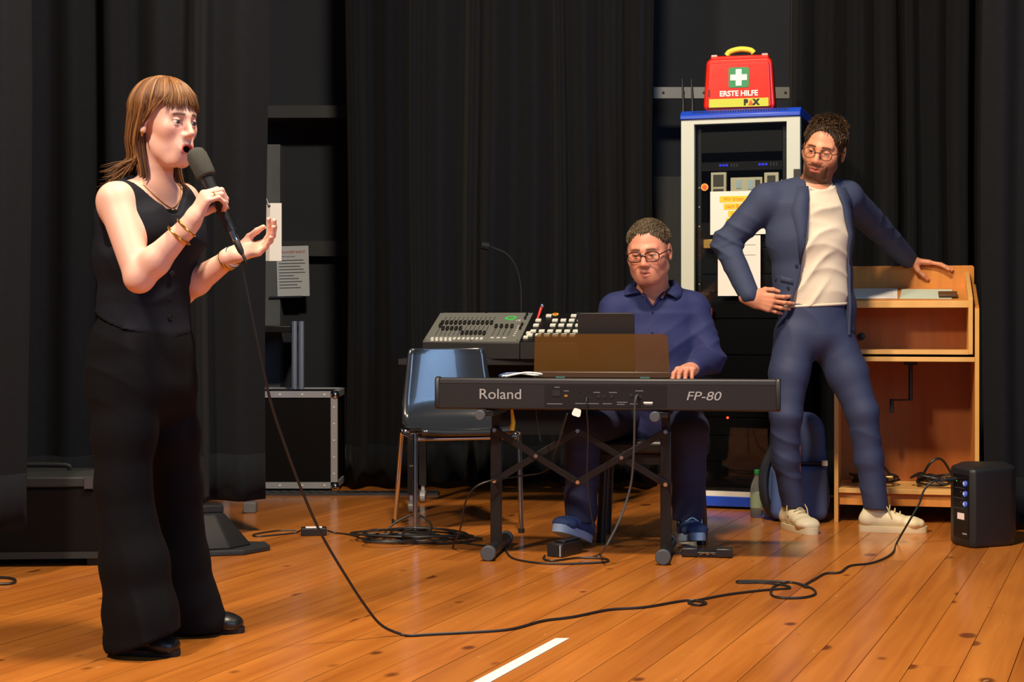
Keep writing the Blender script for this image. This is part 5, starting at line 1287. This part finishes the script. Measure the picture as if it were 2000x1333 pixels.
# T-shirt
S2 = Field(); loft(S2, [(A(P(1590, 612, 7.25)), .152, .110, R2)]+[(c, a+.010, b+.012, R2) for c, a, b in sp2[1:]], .03)
for a in (sR, sL): S2.seg(nk2-A((0, 0, .012)), a, .048, .056, .03)
tz = H-(598-HZ)*7.2/F
def tee_cut(p):
    rr2 = np.sqrt((p[:, 0]-nk2[0])**2+(p[:, 1]-nk2[1])**2)
    return np.maximum(np.maximum(tz-.05*((p-nk2) @ R2)-p[:, 2], np.minimum(.080-rr2, p[:, 2]-(nk2[2]-.050))), np.abs((p-nk2) @ R2)-.19)
tm = M('cream_jersey', (216, 204, 182), .85, bump=.08, bscale=500)
lo, hi = bounds([P(1480, 340, 7.2), P(1690, 640, 7.3)], .17)
tee = garment(S2, lo, hi, .006, 't_shirt', tm, man, lambda p: folds(p, 34, .010, [((-.5, 0, .87), 1), ((.1, 0, 1), .6)], 12), tee_cut)
cr = []
for i in range(25):
    a = 2*math.pi*i/24; dr = A((math.cos(a), math.sin(a), 0)); cr.append(on_front(S2, nk2+dr*.081+A((0, 0, .15)), A((0, 0, -1)), .35)+A((0, 0, .001)))
MB().tube(cr[:-1], .006, 8, closed=True).build('neckband', tm, tee)
# blazer
J2 = Field(); loft(J2, [(A(P(1590, 668, 7.26)), .195, .142, R2), (A(P(1590, 600, 7.25)), .180, .135, R2), (A(P(1588, 540, 7.25)), .172, .130, R2), (A(P(1582, 465, 7.24)), .190, .140, R2), (A(P(1576, 408, 7.245)), .185, .118, R2), (A(P(1577, 388, 7.25)), .145, .085, R2)], .03)
for a in (sR, sL): J2.seg(nk2-A((0, 0, .005)), a, .058, .072, .03)
for s_, e_, w_ in ((sR, eR, wR), (sL, eL, wL)):
    J2.seg(s_, e_, .074, .060, .025); J2.seg(e_, e_+(w_-e_)*.93, .060, .046, .02)
oc = A(P(1592, 500, 7.25))
def jk_open(p):
    x = (p-oc) @ R2; y = (p-oc) @ F2; z = p[:, 2]; t = np.clip((H-(z-0)*1, z)[1], 0, 3)
    ya = HZ-(z-H)*F/7.1            # height as picture row, only used to shape the opening
    le = np.interp(ya, [340, 380, 460, 540, 575, 600, 660], [.062, .070, .095, .112, .130, .155, .21]); ri = np.interp(ya, [340, 380, 460, 560, 660], [.070, .085, .118, .122, .115])
    return np.maximum(np.maximum(x-le, -ri-x), .0-y)
def jk_cut(p):
    x = (p-oc) @ R2; z = p[:, 2]; rr2 = np.sqrt((p[:, 0]-nk2[0])**2+(p[:, 1]-nk2[1])**2)
    hem = np.interp(-x, [-.2, -.1, 0, .12, .2], [1.035, .985, .93, .885, .87])-z
    arm = np.abs(x) > .21
    hem = np.where(z < 1.04, hem, np.minimum(hem, -.01)); near = np.linalg.norm(p-(wR+(eR-wR)*.2), axis=1) < .13
    hem = np.where(near & (x > .16), -.01, hem)
    neck = np.minimum(.076-rr2, z-(nk2[2]-.05))
    return np.maximum(np.maximum(hem, -jk_open(p)), neck)
jm = M('navy_blazer_cloth', (46, 56, 84), .8, bump=.10, bscale=500, var=.05, vscale=60)
def slv(p):
    t = np.exp(-(np.linalg.norm(p-eR, axis=1)/.13)**2)+np.exp(-(np.linalg.norm(p-eL, axis=1)/.16)**2)+.6*np.exp(-(np.linalg.norm(p-wR, axis=1)/.12)**2)
    return folds(p, 44, .014, [((.75, 0, .66), 1), ((-.3, 0, .95), .6)], 21)*np.clip(t, 0, 1)+folds(p, 20, .005, [((.7, 0, .6), 1)], 22)
lo, hi = bounds([eR, wR, wL, P(1700, 345, 7.2), P(1500, 690, 7.2), P(1680, 690, 7.4)], .12)
jk = garment(J2, lo, hi, .006, 'blazer', jm, man, slv, jk_cut)
def strip(field, rows, off, name, mat, parent, solid=.004, F_=None):
    m = MB(); n = len(rows[0]); vs = []
    for r_ in rows:
        for x, z in r_: vs.append(on_front(field, oc+R2*x+A((0, 0, z-oc[2]))+F2*.4, -F2, .5)+F2*off)
    m.add(vs, [(i*n+k, i*n+k+1, (i+1)*n+k+1, (i+1)*n+k) for i in range(len(rows)-1) for k in range(n-1)])
    return m.build(name, mat, parent, ang=180, solid=solid)
zr = lambda y: H-(y-HZ)*7.1/F
strip(J2, [[(.062+.0*k, zr(362)) if k == 0 else (.062+.024*k, zr(362)) for k in range(3)], [(.070+.030*k, zr(385)) for k in range(3)], [(.078+.036*k, zr(410)) for k in range(3)], [(.094+.020*k, zr(455)) for k in range(3)], [(.108+.004*k, zr(515)) for k in range(3)]], .008, 'lapel', jm, jk)
strip(J2, [[(-.070-.024*k, zr(362)) for k in range(3)], [(-.085-.028*k, zr(385)) for k in range(3)], [(-.098-.032*k, zr(410)) for k in range(3)], [(-.117-.018*k, zr(455)) for k in range(3)], [(-.122-.004*k, zr(515)) for k in range(3)]], .008, 'lapel', jm, jk)
LE = ([340, 380, 460, 540, 575, 600, 660], [.062, .070, .095, .112, .130, .155, .21]); RI = ([340, 380, 460, 560, 660], [.070, .085, .118, .122, .115])
for tab, q_, y1 in ((LE, 1, 590), (RI, -1, 655)):
    ep = []
    for yy in np.linspace(372, y1, 24):
        x_ = q_*float(np.interp(yy, tab[0], tab[1])); ep.append(on_front(J2, oc+R2*(x_+q_*.004)+A((0, 0, zr(yy)-oc[2]))+F2*.4, -F2, .5)-F2*.002)
    MB().tube(ep, .0065, 8).build('front_edge', jm, jk)
hp_ = []
for x_ in np.linspace(.15, -.13, 20):
    z_ = tz-.05*x_-.05*float((oc-nk2) @ R2); hp_.append(on_front(S2, oc+R2*x_+A((0, 0, z_+.004-oc[2]))+F2*.4, -F2, .5)-F2*.001)
MB().tube(hp_, .006, 8).build('hem', tm, tee)
jc = []
for i in range(17):
    a = math.pi*(-.14+1.28*i/16); dr = R2*math.cos(a)-F2*math.sin(a); jc.append((nk2+dr*.100+A((0, 0, -.022)), nk2+dr*.088+A((0, 0, .040)), nk2+dr*.082+A((0, 0, .030))))
m = MB(); m.add([p for pr in jc for p in pr], [(3*i+e, 3*i+3+e, 3*i+4+e, 3*i+1+e) for i in range(16) for e in (0, 1)]); m.build('collar', jm, jk, ang=180, solid=.005)
strip(J2, [[(.135+.018*k, zr(545)+.006*k) for k in range(4)], [(.135+.018*k, zr(557)+.006*k) for k in range(4)]], .001, 'pocket_flap', jm, jk)
for x, yy in ((.122, 519), (.150, 562)):
    b_ = on_front(J2, oc+R2*x+A((0, 0, zr(yy)-oc[2]))+F2*.4, -F2, .5)
    o = MB().lathe([(.010, 0), (.010, .004), (.007, .005), (.0001, .0035)], (0, 0, 0), 16).build('button', M('button_navy', (24, 26, 34), .25), jk); o.location = b_; o.rotation_euler = Vector(F2).to_track_quat('Z', 'Y').to_euler()
# trousers
T2 = Field(); loft(T2, [(A(P(1590, 598, 7.25)), .150, .112, R2), (A(P(1590, 650, 7.255)), .165, .122, R2)], .03)
for st_ in ([(P(1556, 655, 7.245), .098, .108), (P(1541, 730, 7.22), .085, .095), (P(1535, 810, 7.20), .068, .078), (P(1534, 895, 7.24), .059, .066), (P(1549, 985, 7.29), .050, .056)],
            [(P(1622, 655, 7.27), .100, .108), (P(1655, 730, 7.24), .088, .095), (P(1684, 805, 7.20), .068, .076), (P(1697, 895, 7.21), .060, .066), (P(1711, 990, 7.215), .054, .058)]):
    loft(T2, [(A(c), a, b, R2) for c, a, b in st_], .025)
pm = M('navy_trouser_cloth', (42, 52, 84), .7, bump=.06, bscale=500)
def pf(p):
    kn_ = np.exp(-(np.linalg.norm(p-kR, axis=1)/.16)**2)+np.exp(-(np.linalg.norm(p-kL, axis=1)/.16)**2)+.9*np.exp(-((p[:, 2]-.18)/.10)**2)
    cr_ = np.exp(-(np.linalg.norm(p-(jR+jL)/2, axis=1)/.16)**2)
    return folds(p, 34, .009, [((.45, 0, .9), 1)], 31)*np.clip(kn_, 0, 1)+folds(p, 36, .009, [((.75, 0, .65), 1)], 33)*cr_
lo, hi = bounds([P(1500, 590, 7.2), P(1760, 1000, 7.3)], .12)
wz2 = H-(592-HZ)*7.2/F
garment(T2, lo, hi, .006, 'trousers', pm, man, pf, lambda p: np.maximum(p[:, 2]-wz2, .10-p[:, 2]))
sn = M('cream_leather', (226, 214, 178), .55); so_ = M('cream_rubber', (220, 206, 170), .6); lc_ = M('lace_beige', (206, 184, 130), .8)
shoe(man, (aR[0]-.03, aR[1]+.07, 0), (.30, -.95), .285, sn, so_, lc_, 0, 1.08, 1.0)
shoe(man, (aL[0]-.075, aL[1]+.015, 0), (.985, -.17), .30, sn, so_, lc_, 0, 1.08, 1.0)
# hair, glasses
def cap_hair(hd_, name, parent, front, low, col, thick, n, seed, colours, spike, up_, back=-.055):
    f = Field(); f.ell(hd_.w(0, -.016, .036), hd_.M, A((.080+thick, .100+thick, .084+thick*1.2))*hd_.k, .01)
    f.ell(hd_.w(0, .110, front), hd_.M, A((.071, .070, .080))*hd_.k, .012, '-')
    def fn(p, c):
        q_ = hd_.loc(p); z = q_[:, 2]; y = q_[:, 1]
        cut = np.interp(y, [-.1, -.02, .0, .03, .055, .08], [back, back, low, low, .03, .06])-z
        return np.maximum(f.eval(p, c)+.0018*np.sin(q_[:, 0]*420+3*np.sin(y*90))*np.sin(y*380+z*200), cut*hd_.k)
    lo_, hi_ = bounds([hd_.w(x, y, z) for x in (-.1, .1) for y in (-.13, .11) for z in (-.09, .14)], .01)
    v_, f_ = surface(fn, lo_, hi_, .004); o = np_mesh(name, v_, f_, HAIR, parent, lambda v: np.tile(A(lin(col)), (len(v), 1)))
    q_ = random.Random(seed); ST_ = []
    for i in range(n):
        az = math.radians(q_.uniform(-170, 170)); el = math.radians(q_.uniform(8, 88)); aa = abs(az)
        b = A(((.080+thick)*math.sin(az)*math.cos(el), -.016+(.100+thick)*math.cos(az)*math.cos(el), .036+(.084+thick*1.2)*math.sin(el)))
        if b[1] > .045 and b[2] < front+.068: continue
        if b[1] > .02 and b[2] < .045: continue
        nn = unit(b-A((0, -.016, .036))); top_ = b[2] > .085; ln_ = (spike if top_ else .016)*q_.uniform(.6, 1.2)
        g_ = A((q_.uniform(-.35, .35), .8, -.1)) if top_ else A((0, q_.uniform(-.1, .5), -.8)); g_ = g_-nn*(g_ @ nn)
        t_ = unit(g_+nn*((up_ if top_ else .12)+q_.uniform(-.08, .12)))
        ST_.append(([Vector(hd_.w(*(b-nn*.003))), Vector(hd_.w(*(b+nn*.3*ln_+t_*.2*ln_))), Vector(hd_.w(*(b+t_*ln_)))], q_.uniform(.0009, .0018)))
    locks('hair_tufts', ST_, HAIR, o, colours, seed); return o
cap_hair(h2, 'hair', man, .020, .0, (58, 42, 28), .004, 1500, 5, [(84, 62, 40), (66, 48, 31), (112, 90, 60), (54, 40, 27)], .024, .75)
glasses(h2, man, .0235, .0205, .0014, M('metal_frame', (58, 48, 42), .3, .6), .1015, 2.3)
MB().tube([Vector(wL+(eL-wL)*.05)+Vector((math.cos(2*math.pi*i/20)*0, 0, 0))+Vector(unit(np.cross(wL-eL, (0, 0, 1))))*.030*math.cos(2*math.pi*i/20)+Vector(unit(np.cross(np.cross(wL-eL, (0, 0, 1)), wL-eL)))*.030*math.sin(2*math.pi*i/20) for i in range(20)], .004, 8, closed=True).build('bracelet', M('beige_cord', (190, 160, 80), .6), man)

# ------------------------------------------------------------------ the pianist
h3 = Head(P(1267, 491, 6.84), -17, -13, -2, 1.09, fat=1.07, lid=.0012)
B3 = Field(); h3.build(B3); R3, F3 = axes(-8)
nk3 = A(P(1277, 580, 6.95)); B3.seg(h3.w(0, -.03, -.05), nk3, .063, .068, .02)
C3 = lambda x, z, Y: A(((x-1000)*Y/F, Y, z))
sp3 = [(C3(1282, .56, 7.02), .165, .125), (C3(1281, .68, 6.98), .165, .130), (C3(1280, .83, 6.97), .175, .120), (C3(1279, .965, 6.97), .165, .095), (C3(1279, .99, 6.97), .12, .06)]
loft(B3, [(c, a, b, R3) for c, a, b in sp3], .03)
uR, oR, vR = A(P(1204, 606, 6.95)), A(P(1176, 708, 6.88)), A(P(1228, 732, 6.63))
uL, oL, vL = A(P(1352, 604, 6.97)), A(P(1387, 703, 6.88)), A(P(1349, 722, 6.645))
for a in (uR, uL): B3.seg(nk3, a, .048, .055, .035)
for s_, e_, w_ in ((uR, oR, vR), (uL, oL, vL)): B3.seg(s_, e_, .054, .042, .02); B3.seg(e_, w_, .042, .028, .02)
cv = [(22, 42, 30)]*4
hR3, d3, n3, s3 = hand(B3, vR, (.05, -1, .02), (0, -.1, -1), (-1, 0, 0), cv, (.3, .2), 1.05, .10)
hL3, d4, n4, s4 = hand(B3, vL, (-.34, -.93, .04), (0, -.1, -1), (-1, 0, 0), cv, (.3, .2), 1.08, .10)
kR3, kL3, aR3, aL3 = A(P(1139, 836, 6.68)), A(P(1347, 840, 6.70)), A(P(1134, 1012, 6.72)), A(P(1343, 1012, 6.78))
jR3, jL3 = C3(1232, .54, 7.0), C3(1328, .54, 7.02)
for j, k_, a in ((jR3, kR3, aR3), (jL3, kL3, aL3)): B3.seg(j, k_, .078, .054, .03); B3.seg(k_, a, .054, .036, .02)
lo, hi = bounds([h3.w(0, 0, .13), oR, oL, vL, aR3, aL3, kR3], .13)
pianist = figure(B3, h3, [hR3, hL3], h3.colour((206, 138, 112), (176, 100, 88), (100, 74, 54), None, .3), 'person', 'seated man with glasses in dark blue shirt playing the piano', lo, hi, .007)
h3.eyes(pianist, (60, 52, 46)); nails(hL3, n4, pianist, 1.08, False)
S3 = Field(); loft(S3, [(C3(1282, .50, 7.02), .185, .150, R3)]+[(c, a+.018, b+.020, R3) for c, a, b in sp3[:4]]+[(sp3[4][0], .135, .072, R3)], .03)
for a in (uR, uL): S3.seg(nk3-A((0, 0, .004)), a, .060, .070, .03)
for s_, e_, w_ in ((uR, oR, vR), (uL, oL, vL)): S3.seg(s_, e_, .072, .060, .025); S3.seg(e_, e_+(w_-e_)*.88, .060, .043, .02)
zV = H-(602-HZ)*6.85/F
def sh_cut(p):
    q_ = p-nk3; x = q_ @ R3; y = q_ @ F3; z = p[:, 2]; rr3 = np.sqrt(q_[:, 0]**2+q_[:, 1]**2)
    v_ = -np.maximum(np.maximum(np.abs(x)-.004-(z-zV)*.60, .0-y), zV-z)
    return np.maximum(v_, np.minimum(.082-rr3, z-(nk3[2]-.040)))
sm3 = M('dark_blue_linen', (25, 34, 84), .8, bump=.14, bscale=260, var=.06, vscale=30)
def sd3(p):
    t = np.exp(-(np.linalg.norm(p-oL, axis=1)/.14)**2)+np.exp(-(np.linalg.norm(p-oR, axis=1)/.14)**2)
    return folds(p, 46, .012, [((.5, 0, .85), 1), ((-.6, .2, .7), .6)], 41)*(t+.35)
lo, hi = bounds([oR, oL, vL, vR, P(1180, 560, 6.9), C3(1282, .44, 7.15)], .12)
sh3 = garment(S3, lo, hi, .006, 'shirt', sm3, pianist, sd3, sh_cut)
for q_ in (1, -1):   # collar wings
    tx, ty = (1221, 578) if q_ == 1 else (1320, 585)
    o_ = A(P(tx, ty, 6.4)); dv_ = unit(A(P(tx, ty, 7.4))-o_)
    T1_, T2_ = nk3+R3*q_*.092+F3*.005+A((0, 0, .064)), nk3+R3*q_*.050+F3*.084+A((0, 0, .018))
    B2_, B1_ = on_front(S3, o_, dv_, .75)-dv_*.008, nk3+R3*q_*.122+F3*.012+A((0, 0, .004)); m = MB(); vs = []
    for a_ in range(7):
        for b_ in range(7):
            u, v_ = a_/6, b_/6; p_ = (T1_*(1-u)+T2_*u)*(1-v_)+(B1_*(1-u)+B2_*u)*v_; rd = p_-nk3; rd[2] = 0
            vs.append(p_+unit(rd)*.012*math.sin(math.pi*v_)+unit(rd)*.008*math.sin(math.pi*u))
    m.add(vs, [(a_*7+b_, a_*7+b_+1, a_*7+b_+8, a_*7+b_+7) for a_ in range(6) for b_ in range(6)]); m.build('collar', sm3, sh3, ang=180, solid=.005)
vp = []
for i in range(17):
    t_ = -1+i/8; x = -t_*.056; z = zV+abs(t_)*.088; vp.append(on_front(S3, nk3+R3*x+F3*.4+A((0, 0, z-nk3[2])), -F3, .5)-F3*.001)
MB().tube(vp, .0055, 8).build('neckline_band', sm3, sh3)
cb_ = []
for i in range(15):
    a = math.pi*(-.08+1.16*i/14); dr = R3*math.cos(a)-F3*math.sin(a); cb_.append((nk3+dr*.092+A((0, 0, -.02)), nk3+dr*.084+A((0, 0, .072))))
m = MB(); m.add([p for pr in cb_ for p in pr], [(2*i, 2*i+2, 2*i+3, 2*i+1) for i in range(14)]); m.build('collar_stand', sm3, sh3, ang=180, solid=.006)
for i in range(3):
    z = zV-.02-.085*i; b_ = on_front(S3, nk3+F3*.4+A((0, 0, z-nk3[2])), -F3, .5)
    o = MB().lathe([(.0055, 0), (.0055, .002), (.0001, .0025)], (0, 0, 0), 12).build('button', M('button_blue', (28, 34, 70), .3), sh3); o.location = b_; o.rotation_euler = Vector(F3).to_track_quat('Z', 'Y').to_euler()
T3 = Field(); loft(T3, [(C3(1282, .60, 7.0), .165, .13, R3), (C3(1282, .535, 7.0), .18, .10, R3)], .03)
for j, k_, a in ((jR3, kR3, aR3), (jL3, kL3, aL3)):
    m_ = k_+(a-k_)*.5
    T3.seg(j, k_, .092, .078, .03); T3.seg(k_, m_, .078, .068, .02); T3.seg(m_, a+A((0, 0, .01)), .068, .066, .02)
def td3(p): return folds(p, 40, .011, [((.3, 0, 1), 1), ((-.5, .2, .8), .5)], 51)*(np.clip((.32-p[:, 2])/.2, 0, 1)+.3)
lo, hi = bounds([jR3, jL3, kR3, kL3, aR3, aL3, C3(1282, .62, 7.1)], .14)
garment(T3, lo, hi, .007, 'trousers', M('dark_denim', (28, 34, 66), .8, bump=.1, bscale=500), pianist, td3, lambda p: .105-p[:, 2])
ub = M('blue_mesh_shoe', (44, 66, 112), .7, bump=.3, bscale=700); sw = M('pale_blue_sole', (150, 172, 200), .6); ll = M('lace_pale_blue', (130, 160, 195), .7)
shoe(pianist, (aR3[0]+.035, aR3[1]+.075, .004), (-.52, -.85), .285, ub, sw, ll, 17, 1.05, 1.0, .028)
shoe(pianist, (aL3[0]-.005, aL3[1]+.075, .004), (.10, -.99), .285, ub, sw, ll, 9, 1.05, 1.0, .028)
cap_hair(h3, 'hair', pianist, .015, -.012, (72, 60, 44), .000, 1900, 9, [(88, 74, 54), (70, 58, 42), (108, 92, 66), (60, 50, 36)], .014, .06)
glasses(h3, pianist, .0265, .0185, .0021, M('dark_frame', (34, 26, 22), .3), .1025, 3.0)
